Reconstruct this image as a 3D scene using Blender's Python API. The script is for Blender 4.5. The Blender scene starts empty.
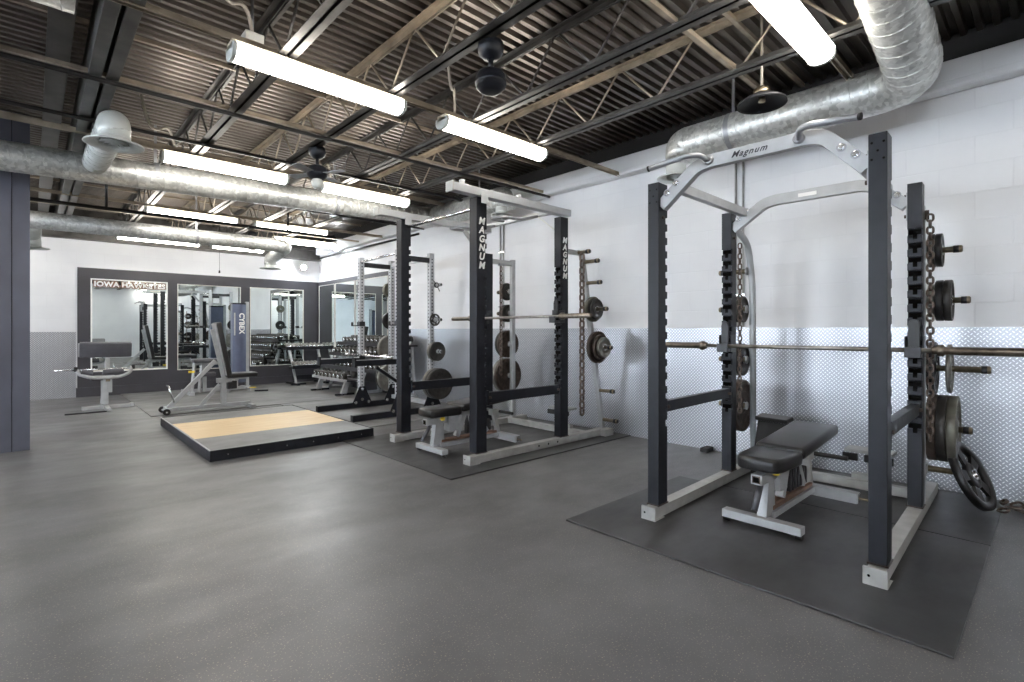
import bpy, bmesh, math, random
from mathutils import Vector, Matrix
random.seed(4)
C = bpy.context.scene
COL = C.collection
PI = math.pi
V = Vector

# ------------------------------------------------------------------ camera
cam_d = bpy.data.cameras.new('camera')
cam = bpy.data.objects.new('camera', cam_d)
COL.objects.link(cam)
cam.location = (0, 0, 1.22)
cam.rotation_euler = (PI/2, 0, -math.atan2(0.68299, 0.73043))
cam_d.sensor_width = 36
cam_d.lens = 513.34/1024*36
cam_d.shift_y = -11/1024
cam_d.clip_start = 0.05
C.camera = cam

# ------------------------------------------------------------------ world, exposure
W = bpy.data.worlds.new('sky')
C.world = W
W.use_nodes = True
bg = W.node_tree.nodes['Background']
bg.inputs[0].default_value = (0.89, 0.94, 1.0, 1)
bg.inputs[1].default_value = 10.0
C.view_settings.view_transform = 'Standard'
C.view_settings.look = 'None'
C.view_settings.gamma = 1
C.view_settings.use_curve_mapping = False
C.view_settings.exposure = 1.15
LENS = 12.0        # glow of the fluorescent lenses
FLOOD = 220.0       # glow of the small flood lamps

# ------------------------------------------------------------------ materials
MATS = {}
def nt(name):
    m = bpy.data.materials.new(name); m.use_nodes = True
    t = m.node_tree; b = t.nodes['Principled BSDF']
    MATS[name] = m
    return m, t, b
def setp(b, col=None, rough=None, metal=None, spec=None):
    if col is not None: b.inputs['Base Color'].default_value = (*col, 1)
    if rough is not None: b.inputs['Roughness'].default_value = rough
    if metal is not None: b.inputs['Metallic'].default_value = metal
    if spec is not None: b.inputs['Specular IOR Level'].default_value = spec
def mat(name, col, rough=0.5, metal=0.0, var=0.15, scale=9.0, bump=0.0, bscale=60.0, spec=0.5, rvar=0.1):
    """plain coloured surface with a little procedural mottling, wear in the gloss and fine bump"""
    m, t, b = nt(name)
    setp(b, col, rough, metal, spec)
    tc = t.nodes.new('ShaderNodeTexCoord')
    nz = t.nodes.new('ShaderNodeTexNoise'); nz.inputs['Scale'].default_value = scale; nz.inputs['Detail'].default_value = 5
    t.links.new(tc.outputs['Object'], nz.inputs['Vector'])
    mx = t.nodes.new('ShaderNodeMix'); mx.data_type = 'RGBA'
    mx.inputs[6].default_value = (*[max(0, c*(1-var)) for c in col], 1)
    mx.inputs[7].default_value = (*[min(1, c*(1+var)) for c in col], 1)
    cr = t.nodes.new('ShaderNodeMapRange'); cr.inputs[1].default_value = 0.3; cr.inputs[2].default_value = 0.7
    t.links.new(nz.outputs[0], cr.inputs[0]); t.links.new(cr.outputs[0], mx.inputs[0])
    t.links.new(mx.outputs[2], b.inputs['Base Color'])
    rr = t.nodes.new('ShaderNodeMapRange'); rr.inputs[3].default_value = max(0.30, rough-rvar) if rough > 0.25 else 0.12; rr.inputs[4].default_value = min(1, rough+rvar) if rough > 0.25 else 0.22
    t.links.new(nz.outputs[0], rr.inputs[0]); t.links.new(rr.outputs[0], b.inputs['Roughness'])
    if bump:
        n2 = t.nodes.new('ShaderNodeTexNoise'); n2.inputs['Scale'].default_value = bscale; n2.inputs['Detail'].default_value = 3
        t.links.new(tc.outputs['Object'], n2.inputs['Vector'])
        bp = t.nodes.new('ShaderNodeBump'); bp.inputs['Strength'].default_value = bump; bp.inputs['Distance'].default_value = 0.004
        t.links.new(n2.outputs[0], bp.inputs['Height']); t.links.new(bp.outputs[0], b.inputs['Normal'])
    return m
def N(t, op, a=None, b=None, c=None):
    n = t.nodes.new('ShaderNodeMath'); n.operation = op
    for i, x in enumerate((a, b, c)):
        if x is None: continue
        if isinstance(x, (int, float)): n.inputs[i].default_value = x
        else: t.links.new(x, n.inputs[i])
    return n.outputs[0]

mat('black_paint', (0.011, 0.0125, 0.0175), 0.42, var=0.25, scale=14, spec=0.3)
mat('dark_steel', (0.03, 0.03, 0.034), 0.4, 0.3, var=0.3, scale=20)
mat('notch_dark', (0.002, 0.002, 0.002), 0.8, spec=0.05)
mat('silver_paint', (0.40, 0.41, 0.42), 0.38, 0.25, var=0.1, scale=10)
mat('white_paint_metal', (0.38, 0.38, 0.365), 0.4, 0.15, var=0.15, scale=12)
mat('grey_steel', (0.33, 0.34, 0.36), 0.38, 0.5, var=0.12)
mat('rack_grey', (0.42, 0.43, 0.45), 0.42, 0.2, var=0.1)
mat('chrome', (0.72, 0.72, 0.72), 0.18, 1.0, var=0.08)
mat('bar_steel', (0.30, 0.28, 0.255), 0.3, 1.0, var=0.2, scale=25)
mat('bronze_sleeve', (0.21, 0.18, 0.15), 0.33, 1.0, var=0.25, scale=30)
mat('brass', (0.25, 0.21, 0.15), 0.35, 1.0, var=0.2, scale=30)
mat('cast_iron', (0.04, 0.038, 0.036), 0.45, 0.35, var=0.35, scale=16, bump=0.3, bscale=80)
mat('grey_iron', (0.20, 0.195, 0.175), 0.45, 0.45, var=0.25, scale=12, bump=0.3, bscale=80)
mat('olive_iron', (0.13, 0.125, 0.10), 0.45, 0.4, var=0.25, scale=12, bump=0.3, bscale=80)
mat('black_iron', (0.010, 0.010, 0.011), 0.38, 0.1, var=0.3, scale=16, bump=0.25, bscale=80)
mat('rusty_iron', (0.062, 0.046, 0.038), 0.5, 0.35, var=0.5, scale=18, bump=0.4)
mat('chain_steel', (0.13, 0.10, 0.085), 0.42, 0.6, var=0.5, scale=30)
mat('vinyl', (0.011, 0.011, 0.012), 0.33, 0.0, var=0.2, scale=10, spec=0.55, rvar=.04)
mat('grey_vinyl', (0.075, 0.075, 0.088), 0.42, 0.0, var=0.15, scale=10)
mat('vinyl_trim', (0.30, 0.29, 0.30), 0.5)
mat('rubber_black', (0.018, 0.018, 0.019), 0.7, var=0.2)
mat('yellow_plastic', (0.75, 0.55, 0.04), 0.4)
mat('wood_rail', (0.22, 0.13, 0.09), 0.5, 0.2, var=0.3)
mat('off_white', (0.72, 0.70, 0.64), 0.45, var=0.05)
mat('lettering_white', (0.8, 0.8, 0.78), 0.5, var=0.04)
mat('lettering_black', (0.015, 0.015, 0.02), 0.5, var=0.04)
mat('shroud_blue', (0.085, 0.10, 0.16), 0.35, 0.1, var=0.1)
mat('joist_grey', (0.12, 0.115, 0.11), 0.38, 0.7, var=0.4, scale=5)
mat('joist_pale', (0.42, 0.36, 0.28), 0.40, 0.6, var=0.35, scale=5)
mat('deck_metal', (0.18, 0.158, 0.14), 0.35, 0.85, var=0.45, scale=1.3, rvar=0.08)
mat('pipe_black', (0.018, 0.017, 0.018), 0.45, 0.3, var=0.3)
mat('cable_grey', (0.42, 0.38, 0.33), 0.45, 0.2)
mat('lamp_housing', (0.62, 0.56, 0.44), 0.4)
mat('diffuser_white', (0.58, 0.60, 0.58), 0.4, 0.15, var=0.08)
mat('column_paint', (0.10, 0.104, 0.135), 0.4, 0.1, var=0.12, scale=3)
mat('panel_dark', (0.048, 0.047, 0.056), 0.45, 0.0, var=0.15, scale=3)
mat('plaster_dark', (0.02, 0.02, 0.022), 0.7)
mat('mat_edge', (0.02, 0.02, 0.02), 0.7)

# white painted masonry
m, t, b = nt('white_wall'); setp(b, (0.80, 0.80, 0.81), 0.55)
tc = t.nodes.new('ShaderNodeTexCoord')
sp = t.nodes.new('ShaderNodeSeparateXYZ'); t.links.new(tc.outputs['Object'], sp.inputs[0])
cb = t.nodes.new('ShaderNodeCombineXYZ')
t.links.new(N(t, 'ADD', sp.outputs[0], sp.outputs[1]), cb.inputs[0]); t.links.new(sp.outputs[2], cb.inputs[1])
br = t.nodes.new('ShaderNodeTexBrick'); br.inputs['Scale'].default_value = 1.0
br.inputs['Brick Width'].default_value = 0.406; br.inputs['Row Height'].default_value = 0.203
br.inputs['Mortar Size'].default_value = 0.006; br.inputs['Mortar Smooth'].default_value = 0.6
br.inputs['Color1'].default_value = (0.80, 0.80, 0.81, 1); br.inputs['Color2'].default_value = (0.79, 0.79, 0.80, 1); br.inputs['Mortar'].default_value = (0.775, 0.775, 0.785, 1)
t.links.new(cb.outputs[0], br.inputs['Vector'])
nz = t.nodes.new('ShaderNodeTexNoise'); nz.inputs['Scale'].default_value = 1.4; nz.inputs['Detail'].default_value = 6
t.links.new(tc.outputs['Object'], nz.inputs['Vector'])
mx = t.nodes.new('ShaderNodeMix'); mx.data_type = 'RGBA'; mx.blend_type = 'MULTIPLY'; mx.inputs[0].default_value = 1
rg = t.nodes.new('ShaderNodeValToRGB'); rg.color_ramp.elements[0].position = 0.35; rg.color_ramp.elements[0].color = (0.92, 0.92, 0.93, 1); rg.color_ramp.elements[1].position = 0.6
t.links.new(nz.outputs[0], rg.inputs[0]); t.links.new(br.outputs['Color'], mx.inputs[6]); t.links.new(rg.outputs[0], mx.inputs[7])
t.links.new(mx.outputs[2], b.inputs['Base Color'])
bp = t.nodes.new('ShaderNodeBump'); bp.inputs['Strength'].default_value = 0.25; bp.inputs['Distance'].default_value = 0.004; bp.invert = True
t.links.new(br.outputs['Fac'], bp.inputs['Height']); t.links.new(bp.outputs[0], b.inputs['Normal'])

# speckled rubber floor
def rubber(name, base, speck, rough, dens=0.69, mott=0.25, streak=False):
    m, t, b = nt(name); setp(b, base, rough, spec=0.5)
    tc = t.nodes.new('ShaderNodeTexCoord')
    vo = t.nodes.new('ShaderNodeTexNoise'); vo.inputs['Scale'].default_value = 135; vo.inputs['Detail'].default_value = 1
    t.links.new(tc.outputs['Object'], vo.inputs['Vector'])
    fl = N(t, 'GREATER_THAN', vo.outputs[0], dens)
    nz = t.nodes.new('ShaderNodeTexNoise'); nz.inputs['Scale'].default_value = 1.1; nz.inputs['Detail'].default_value = 7; nz.inputs['Roughness'].default_value = 0.62
    t.links.new(tc.outputs['Object'], nz.inputs['Vector'])
    rg = t.nodes.new('ShaderNodeMapRange'); rg.inputs[1].default_value = 0.3; rg.inputs[2].default_value = 0.7
    t.links.new(nz.outputs[0], rg.inputs[0])
    mx = t.nodes.new('ShaderNodeMix'); mx.data_type = 'RGBA'
    mx.inputs[6].default_value = (*[c*(1-mott) for c in base], 1); mx.inputs[7].default_value = (*[c*(1+mott) for c in base], 1)
    t.links.new(rg.outputs[0], mx.inputs[0])
    m2 = t.nodes.new('ShaderNodeMix'); m2.data_type = 'RGBA'; m2.inputs[7].default_value = (*speck, 1)
    t.links.new(fl, m2.inputs[0]); t.links.new(mx.outputs[2], m2.inputs[6]); t.links.new(m2.outputs[2], b.inputs['Base Color'])
    r2 = t.nodes.new('ShaderNodeMapRange'); r2.inputs[1].default_value = 0.3; r2.inputs[2].default_value = 0.7
    r2.inputs[3].default_value = rough-0.03; r2.inputs[4].default_value = rough+0.16
    mp = t.nodes.new('ShaderNodeMapping'); mp.inputs['Scale'].default_value = (0.8, 1.8, 1); mp.inputs['Rotation'].default_value = (0, 0, 0.5); t.links.new(tc.outputs['Object'], mp.inputs[0])
    n4 = t.nodes.new('ShaderNodeTexNoise'); n4.inputs['Scale'].default_value = 1.6; n4.inputs['Detail'].default_value = 6; n4.inputs['Roughness'].default_value = 0.65
    t.links.new(mp.outputs[0], n4.inputs['Vector']); t.links.new(n4.outputs[0], r2.inputs[0]); t.links.new(r2.outputs[0], b.inputs['Roughness'])
    n3 = t.nodes.new('ShaderNodeTexNoise'); n3.inputs['Scale'].default_value = 160; n3.inputs['Detail'].default_value = 2
    t.links.new(tc.outputs['Object'], n3.inputs['Vector'])
    bp = t.nodes.new('ShaderNodeBump'); bp.inputs['Strength'].default_value = 0.12; bp.inputs['Distance'].default_value = 0.002
    t.links.new(n3.outputs[0], bp.inputs['Height']); t.links.new(bp.outputs[0], b.inputs['Normal'])
rubber('rubber_floor', (0.115, 0.115, 0.119), (0.30, 0.26, 0.22), 0.335, dens=0.67, mott=0.3)
rubber('rubber_mat', (0.040, 0.040, 0.041), (0.10, 0.08, 0.06), 0.34, dens=0.8, mott=0.7)
rubber('rubber_tile', (0.165, 0.165, 0.163), (0.2, 0.19, 0.17), 0.40, dens=0.74, mott=0.45)

# oak platform boards
m, t, b = nt('oak_boards'); setp(b, (0.72, 0.50, 0.27), 0.31)
tc = t.nodes.new('ShaderNodeTexCoord')
mp = t.nodes.new('ShaderNodeMapping'); mp.inputs['Scale'].default_value = (1.2, 14, 1); t.links.new(tc.outputs['Object'], mp.inputs[0])
nz = t.nodes.new('ShaderNodeTexNoise'); nz.inputs['Scale'].default_value = 2.5; nz.inputs['Detail'].default_value = 7; t.links.new(mp.outputs[0], nz.inputs['Vector'])
rg = t.nodes.new('ShaderNodeValToRGB'); rg.color_ramp.elements[0].color = (0.74, 0.51, 0.25, 1); rg.color_ramp.elements[1].color = (0.92, 0.72, 0.44, 1)
rg.color_ramp.elements[0].position = 0.3; rg.color_ramp.elements[1].position = 0.7
t.links.new(nz.outputs[0], rg.inputs[0]); t.links.new(rg.outputs[0], b.inputs['Base Color'])

# aluminium tread plate
m, t, b = nt('tread_plate'); setp(b, (0.70, 0.71, 0.74), 0.3, 0.8)
tc = t.nodes.new('ShaderNodeTexCoord'); sp = t.nodes.new('ShaderNodeSeparateXYZ'); t.links.new(tc.outputs['Object'], sp.inputs[0])
h = N(t, 'ADD', sp.outputs[0], sp.outputs[1]); z = sp.outputs[2]; s = 1/0.034
A = N(t, 'MULTIPLY', N(t, 'ADD', h, z), s); B_ = N(t, 'MULTIPLY', N(t, 'SUBTRACT', h, z), s)
fa = N(t, 'SUBTRACT', N(t, 'FRACT', A), 0.5); fb = N(t, 'SUBTRACT', N(t, 'FRACT', B_), 0.5)
par = N(t, 'FLOORED_MODULO', N(t, 'ADD', N(t, 'FLOOR', A), N(t, 'FLOOR', B_)), 2.0)
def ell(p, q): return N(t, 'ADD', N(t, 'POWER', N(t, 'DIVIDE', N(t, 'ABSOLUTE', p), 0.47), 2.0), N(t, 'POWER', N(t, 'DIVIDE', N(t, 'ABSOLUTE', q), 0.17), 2.0))
e = N(t, 'ADD', N(t, 'MULTIPLY', ell(fa, fb), par), N(t, 'MULTIPLY', ell(fb, fa), N(t, 'SUBTRACT', 1.0, par)))
hgt = t.nodes.new('ShaderNodeMapRange'); hgt.interpolation_type = 'SMOOTHSTEP'; hgt.inputs[1].default_value = 1.0; hgt.inputs[2].default_value = 0.25
t.links.new(e, hgt.inputs[0])
cm_ = t.nodes.new('ShaderNodeMix'); cm_.data_type = 'RGBA'; cm_.inputs[6].default_value = (0.36, 0.37, 0.40, 1); cm_.inputs[7].default_value = (0.88, 0.89, 0.92, 1)
t.links.new(hgt.outputs[0], cm_.inputs[0]); t.links.new(cm_.outputs[2], b.inputs['Base Color'])
nz = t.nodes.new('ShaderNodeTexNoise'); nz.inputs['Scale'].default_value = 1.7; nz.inputs['Detail'].default_value = 6; t.links.new(tc.outputs['Object'], nz.inputs['Vector'])
wave = N(t, 'MULTIPLY', nz.outputs[0], 0.0)
bp = t.nodes.new('ShaderNodeBump'); bp.inputs['Strength'].default_value = 0.3; bp.inputs['Distance'].default_value = 0.003
t.links.new(N(t, 'ADD', hgt.outputs[0], wave), bp.inputs['Height']); t.links.new(bp.outputs[0], b.inputs['Normal'])
r2 = t.nodes.new('ShaderNodeMapRange'); r2.inputs[1].default_value = 0.3; r2.inputs[2].default_value = 0.7; r2.inputs[3].default_value = 0.295; r2.inputs[4].default_value = 0.36
t.links.new(nz.outputs[0], r2.inputs[0]); t.links.new(r2.outputs[0], b.inputs['Roughness'])

# galvanised spiral duct
m, t, b = nt('galvanised'); setp(b, (0.55, 0.56, 0.56), 0.35, 0.6)
tc = t.nodes.new('ShaderNodeTexCoord')
vo = t.nodes.new('ShaderNodeTexVoronoi'); vo.inputs['Scale'].default_value = 38; t.links.new(tc.outputs['Object'], vo.inputs['Vector'])
nz = t.nodes.new('ShaderNodeTexNoise'); nz.inputs['Scale'].default_value = 5; nz.inputs['Detail'].default_value = 6; t.links.new(tc.outputs['Object'], nz.inputs['Vector'])
sv = t.nodes.new('ShaderNodeSeparateColor'); t.links.new(vo.outputs['Color'], sv.inputs[0])
f_ = N(t, 'ADD', N(t, 'MULTIPLY', sv.outputs[0], 0.45), N(t, 'MULTIPLY', nz.outputs[0], 0.6))
rg = t.nodes.new('ShaderNodeValToRGB'); rg.color_ramp.elements[0].color = (0.40, 0.41, 0.40, 1); rg.color_ramp.elements[1].color = (0.72, 0.73, 0.71, 1)
rg.color_ramp.elements[0].position = 0.25; rg.color_ramp.elements[1].position = 0.8
t.links.new(f_, rg.inputs[0]); t.links.new(rg.outputs[0], b.inputs['Base Color'])
r2 = t.nodes.new('ShaderNodeMapRange'); r2.inputs[3].default_value = 0.30; r2.inputs[4].default_value = 0.5; t.links.new(f_, r2.inputs[0]); t.links.new(r2.outputs[0], b.inputs['Roughness'])

# mirror, glass, lamps
m, t, b = nt('mirror_glass'); setp(b, (0.80, 0.86, 0.86), 0.015, 1.0)
nz = t.nodes.new('ShaderNodeTexNoise'); nz.inputs['Scale'].default_value = 2
tc = t.nodes.new('ShaderNodeTexCoord'); t.links.new(tc.outputs['Object'], nz.inputs['Vector'])
r2 = t.nodes.new('ShaderNodeMapRange'); r2.inputs[3].default_value = 0.0; r2.inputs[4].default_value = 0.015; t.links.new(nz.outputs[0], r2.inputs[0]); t.links.new(r2.outputs[0], b.inputs['Roughness'])
m, t, b = nt('window_glass'); setp(b, (0.9, 0.95, 1.0), 0.02); b.inputs['Transmission Weight'].default_value = 1.0; b.inputs['IOR'].default_value = 1.05
def glow(name, col, st):
    m, t, b = nt(name); setp(b, (0.8, 0.8, 0.8), 0.4)
    b.inputs['Emission Color'].default_value = (*col, 1); b.inputs['Emission Strength'].default_value = st
glow('lens_glow', (1.0, 0.945, 0.86), LENS)
glow('flood_glow', (0.88, 0.94, 1.0), FLOOD)

# ------------------------------------------------------------------ mesh builder
class MB:
    def __init__(self, mat='black_paint'):
        self.v = []; self.f = []; self.m = []; self.s = []; self.cur = mat
    def add(self, vs, fs, smooth=False, mat=None):
        o = len(self.v); self.v += [tuple(x) for x in vs]
        for f in fs:
            self.f.append([o+i for i in f]); self.m.append(mat or self.cur); self.s.append(smooth)
        return self
    def box(self, a, b, mat=None):
        x0, x1 = sorted((a[0], b[0])); y0, y1 = sorted((a[1], b[1])); z0, z1 = sorted((a[2], b[2]))
        vs = [(x0,y0,z0),(x1,y0,z0),(x1,y1,z0),(x0,y1,z0),(x0,y0,z1),(x1,y0,z1),(x1,y1,z1),(x0,y1,z1)]
        return self.add(vs, [(0,3,2,1),(4,5,6,7),(0,1,5,4),(1,2,6,5),(2,3,7,6),(3,0,4,7)], mat=mat)
    def cbox(self, c, d, M=None, mat=None):
        vs = []
        for s in ((-1,-1,-1),(1,-1,-1),(1,1,-1),(-1,1,-1),(-1,-1,1),(1,-1,1),(1,1,1),(-1,1,1)):
            p = V((s[0]*d[0]/2, s[1]*d[1]/2, s[2]*d[2]/2))
            if M: p = M @ p
            vs.append(p+V(c))
        return self.add(vs, [(0,3,2,1),(4,5,6,7),(0,1,5,4),(1,2,6,5),(2,3,7,6),(3,0,4,7)], mat=mat)
    def beam(self, p, q, w, h, up=(0,0,1), mat=None):
        """rectangular bar from p to q; w across, h along 'up'"""
        p, q = V(p), V(q); d = (q-p).normalized(); u = V(up)
        s = d.cross(u)
        if s.length < 1e-4: s = d.cross(V((1,0,0)))
        s.normalize(); u = s.cross(d).normalized()
        vs = []
        for e in (p, q):
            for a, b in ((-1,-1),(1,-1),(1,1),(-1,1)): vs.append(e + s*a*w/2 + u*b*h/2)
        return self.add(vs, [(0,1,2,3),(7,6,5,4),(0,4,5,1),(1,5,6,2),(2,6,7,3),(3,7,4,0)], mat=mat)
    def flat(self, pts, axis, w, h, mat=None):
        """bar swept along a bent path lying in the plane normal to 'axis', mitred; w along axis, h in plane"""
        pts = [V(p) for p in pts]; ax = V(axis).normalized(); n = len(pts); vs = []
        for i, p in enumerate(pts):
            d1 = (pts[i]-pts[i-1]).normalized() if i else (pts[1]-pts[0]).normalized()
            d2 = (pts[i+1]-pts[i]).normalized() if i < n-1 else d1
            m = (d1+d2).normalized(); nn = ax.cross(m).normalized(); k = 1/max(0.4, m.dot(d1))
            for a, b in ((-1,-1),(1,-1),(1,1),(-1,1)): vs.append(p + ax*a*w/2 + nn*b*h/2*k)
        fs = [(3,2,1,0), tuple((n-1)*4+i for i in range(4))]
        for i in range(n-1):
            o = i*4
            for j in range(4): fs.append((o+j, o+(j+1)%4, o+4+(j+1)%4, o+4+j))
        return self.add(vs, fs, mat=mat)
    def tube(self, pts, r, n=10, closed=False, mat=None, caps=True):
        pts = [V(p) for p in pts]; k = len(pts); vs = []; nrm = None
        rs = r if isinstance(r, (list, tuple)) else [r]*k
        for i, p in enumerate(pts):
            if closed: d = (pts[(i+1) % k]-pts[i-1]).normalized()
            elif i == 0: d = (pts[1]-pts[0]).normalized()
            elif i == k-1: d = (pts[-1]-pts[-2]).normalized()
            else: d = ((pts[i+1]-pts[i]).normalized()+(pts[i]-pts[i-1]).normalized()).normalized()
            if nrm is None:
                nrm = d.cross(V((0,0,1)))
                if nrm.length < 0.05: nrm = d.cross(V((1,0,0)))
            nrm = (nrm - d*nrm.dot(d)).normalized(); bn = d.cross(nrm)
            for j in range(n):
                a = 2*PI*j/n; vs.append(p + (nrm*math.cos(a)+bn*math.sin(a))*rs[i])
        fs = []
        for i in range(k if closed else k-1):
            o = i*n; q = ((i+1) % k)*n
            for j in range(n): fs.append((o+j, o+(j+1)%n, q+(j+1)%n, q+j))
        self.add(vs, fs, True, mat)
        if caps and not closed:
            o = len(self.v)-len(vs)
            self.f.append([o+j for j in range(n)][::-1]); self.m.append(mat or self.cur); self.s.append(False)
            self.f.append([o+(k-1)*n+j for j in range(n)]); self.m.append(mat or self.cur); self.s.append(False)
        return self
    def cyl(self, p, q, r, r2=None, n=16, mat=None):
        return self.tube([p, q], [r, r if r2 is None else r2], n, mat=mat)
    def lathe(self, prof, o, ax, n=24, mat=None, smooth=True):
        """prof: list of (radius, height along ax)"""
        o = V(o); ax = V(ax).normalized(); u = ax.orthogonal().normalized(); w = ax.cross(u); vs = []
        for r, h in prof:
            for j in range(n):
                a = 2*PI*j/n; vs.append(o + ax*h + (u*math.cos(a)+w*math.sin(a))*r)
        fs = []
        for i in range(len(prof)-1):
            for j in range(n): fs.append((i*n+j, i*n+(j+1)%n, (i+1)*n+(j+1)%n, (i+1)*n+j))
        return self.add(vs, fs, smooth, mat)
    def prism(self, poly, o, u, v, w, mat=None):
        """2D polygon in axes u,v from o, extruded by vector w"""
        o, u, v, w = V(o), V(u), V(v), V(w); k = len(poly)
        a = [o+u*x+v*y for x, y in poly]; vs = a+[p+w for p in a]
        fs = [tuple(range(k))[::-1], tuple(range(k, 2*k))]
        for i in range(k): fs.append((i, (i+1)%k, k+(i+1)%k, k+i))
        return self.add(vs, fs, mat=mat)
    def sphere(self, c, r, n=14, sc=(1,1,1), mat=None):
        c = V(c); vs = []; fs = []; k = n//2
        for i in range(k+1):
            th = PI*i/k
            for j in range(n):
                a = 2*PI*j/n; vs.append(c+V((r*sc[0]*math.sin(th)*math.cos(a), r*sc[1]*math.sin(th)*math.sin(a), r*sc[2]*math.cos(th))))
        for i in range(k):
            for j in range(n): fs.append((i*n+j, (i+1)*n+j, (i+1)*n+(j+1)%n, i*n+(j+1)%n))
        return self.add(vs, fs, True, mat)
    def bolt(self, c, ax, r=0.012, mat='chrome'):
        c = V(c); ax = V(ax)
        self.cyl(c, c+ax*0.004, r*1.5, n=12, mat=mat); self.cyl(c+ax*0.004, c+ax*0.012, r, n=6, mat=mat)
        return self
    def build(self, name, parent=None, bevel=0.0, seg=2, subsurf=0):
        me = bpy.data.meshes.new(name)
        me.from_pydata(self.v, [], self.f)
        names = []
        for x in self.m:
            if x not in names: names.append(x); me.materials.append(MATS[x])
        for p, mm, s in zip(me.polygons, self.m, self.s):
            p.material_index = names.index(mm); p.use_smooth = s
        bm = bmesh.new(); bm.from_mesh(me)
        bmesh.ops.remove_doubles(bm, verts=bm.verts, dist=1e-6)
        bmesh.ops.recalc_face_normals(bm, faces=bm.faces); bm.to_mesh(me); bm.free()
        o = bpy.data.objects.new(name, me); COL.objects.link(o)
        if parent: o.parent = parent
        if bevel:
            md = o.modifiers.new('bevel', 'BEVEL'); md.width = bevel; md.segments = seg; md.limit_method = 'ANGLE'; md.angle_limit = 0.7
            if seg > 2:
                for p in me.polygons: p.use_smooth = True
        return o

def arc(c, r, a0, a1, u, v, n=8):
    c, u, v = V(c), V(u), V(v)
    return [c + u*(r*math.cos(a0+(a1-a0)*i/n)) + v*(r*math.sin(a0+(a1-a0)*i/n)) for i in range(n+1)]
def smooth_path(pts, r, n=6):
    """round the corners of a polyline"""
    pts = [V(p) for p in pts]; out = [pts[0]]
    for i in range(1, len(pts)-1):
        a, b, c = pts[i-1], pts[i], pts[i+1]
        d1 = (a-b); d2 = (c-b); k = min(r, d1.length*0.45, d2.length*0.45)
        p = b+d1.normalized()*k; q = b+d2.normalized()*k
        for j in range(n+1):
            s = j/n; out.append(p*(1-s)**2 + b*2*s*(1-s) + q*s*s)
    out.append(pts[-1]); return out
def tag(o, label, cat, group=None, kind=None):
    o['label'] = label
    if cat: o['category'] = cat
    if group: o['group'] = group
    if kind: o['kind'] = kind
    return o
def thing(name, label, cat, loc=(0,0,0), rz=0, group=None):
    o = bpy.data.objects.new(name, None); COL.objects.link(o); o.location = loc; o.rotation_euler = (0,0,rz); o.empty_display_size = 0.1
    return tag(o, label, cat, group)
def struct(name, mb, label=None, bevel=0):
    o = mb.build(name, bevel=bevel); o['kind'] = 'structure'
    if label: o['label'] = label
    return o
def kids(o): return [x for x in bpy.data.objects if x.parent == o]
def dup(o, parent=None):
    c = o.copy(); COL.objects.link(c)
    if parent: c.parent = parent
    for ch in kids(o): dup(ch, c)
    return c
def text(name, body, size, M, parent, matn, ext=0.002, shear=0, space=1.0, bold=0.0, align='CENTER', line=1.0):
    cu = bpy.data.curves.new(name, 'FONT'); cu.body = body; cu.size = size; cu.extrude = ext; cu.shear = shear
    cu.space_character = space; cu.offset = bold; cu.align_x = align; cu.align_y = 'CENTER'; cu.space_line = line; cu.resolution_u = 3
    tmp = bpy.data.objects.new(name+'_src', cu); COL.objects.link(tmp)
    dg = bpy.context.evaluated_depsgraph_get()
    me = bpy.data.meshes.new_from_object(tmp.evaluated_get(dg)); bpy.data.objects.remove(tmp); bpy.data.curves.remove(cu)
    me.materials.clear(); me.materials.append(MATS[matn]); me.transform(M)
    o = bpy.data.objects.new(name, me); COL.objects.link(o); o.parent = parent
    return o
def basis(o, x, y):
    """matrix placing text: origin o, reading direction x, up y"""
    x, y = V(x).normalized(), V(y).normalized(); z = x.cross(y)
    M = Matrix.Identity(4)
    for i in range(3): M[i][0], M[i][1], M[i][2], M[i][3] = x[i], y[i], z[i], o[i]
    return M

# ================================================================== THE SETTING
X0, X1, Y0, Y1 = -6.0, 5.05, -4.2, 12.2     # room
ZW, ZD = 3.22, 3.40                          # wall top, deck underside
struct('floor', MB('rubber_floor').box((X0-.2, Y0-.2, -0.12), (X1+.2, Y1+.2, 0)), 'speckled dark grey rubber floor')
struct('wall_right', MB('white_wall').box((X1, Y0-.2, 0), (X1+.2, Y1+.2, ZW)), 'white painted block wall on the right')
struct('wall_back', MB('white_wall').box((X0, Y1, 0), (X1, Y1+.2, ZW)), 'white painted back wall behind the mirrors')
struct('wall_behind', MB('white_wall').box((X0, Y0-.2, 0), (X1, Y0, ZW)))
wl = MB('white_wall')
wins = [(-2.6, 0.2), (2.2, 5.0), (7.0, 9.8)]
ys = [Y0-.2] + [y for w in wins for y in w] + [Y1+.2]
for i in range(0, len(ys), 2): wl.box((X0-.2, ys[i], 0), (X0, ys[i+1], ZW))
for a, b_ in wins: wl.box((X0-.2, a, 0), (X0, b_, 1.0)); wl.box((X0-.2, a, 2.7), (X0, b_, ZW))
struct('wall_left', wl)
for i, (a, b_) in enumerate(wins):
    fr = MB('white_paint_metal')
    for y in (a, (a+b_)/2-.03, b_-.06): fr.box((X0-.12, y, 1.0), (X0-.05, y+.06, 2.7))
    fr.box((X0-.12, a, 1.0), (X0-.05, b_, 1.06)); fr.box((X0-.12, a, 2.64), (X0-.05, b_, 2.7))
    w = struct('window_%d' % (i+1), fr)
    g = MB('window_glass').box((X0-.09, a+.05, 1.05), (X0-.08, b_-.05, 2.65)).build('pane', w); g['kind'] = 'structure'

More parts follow.
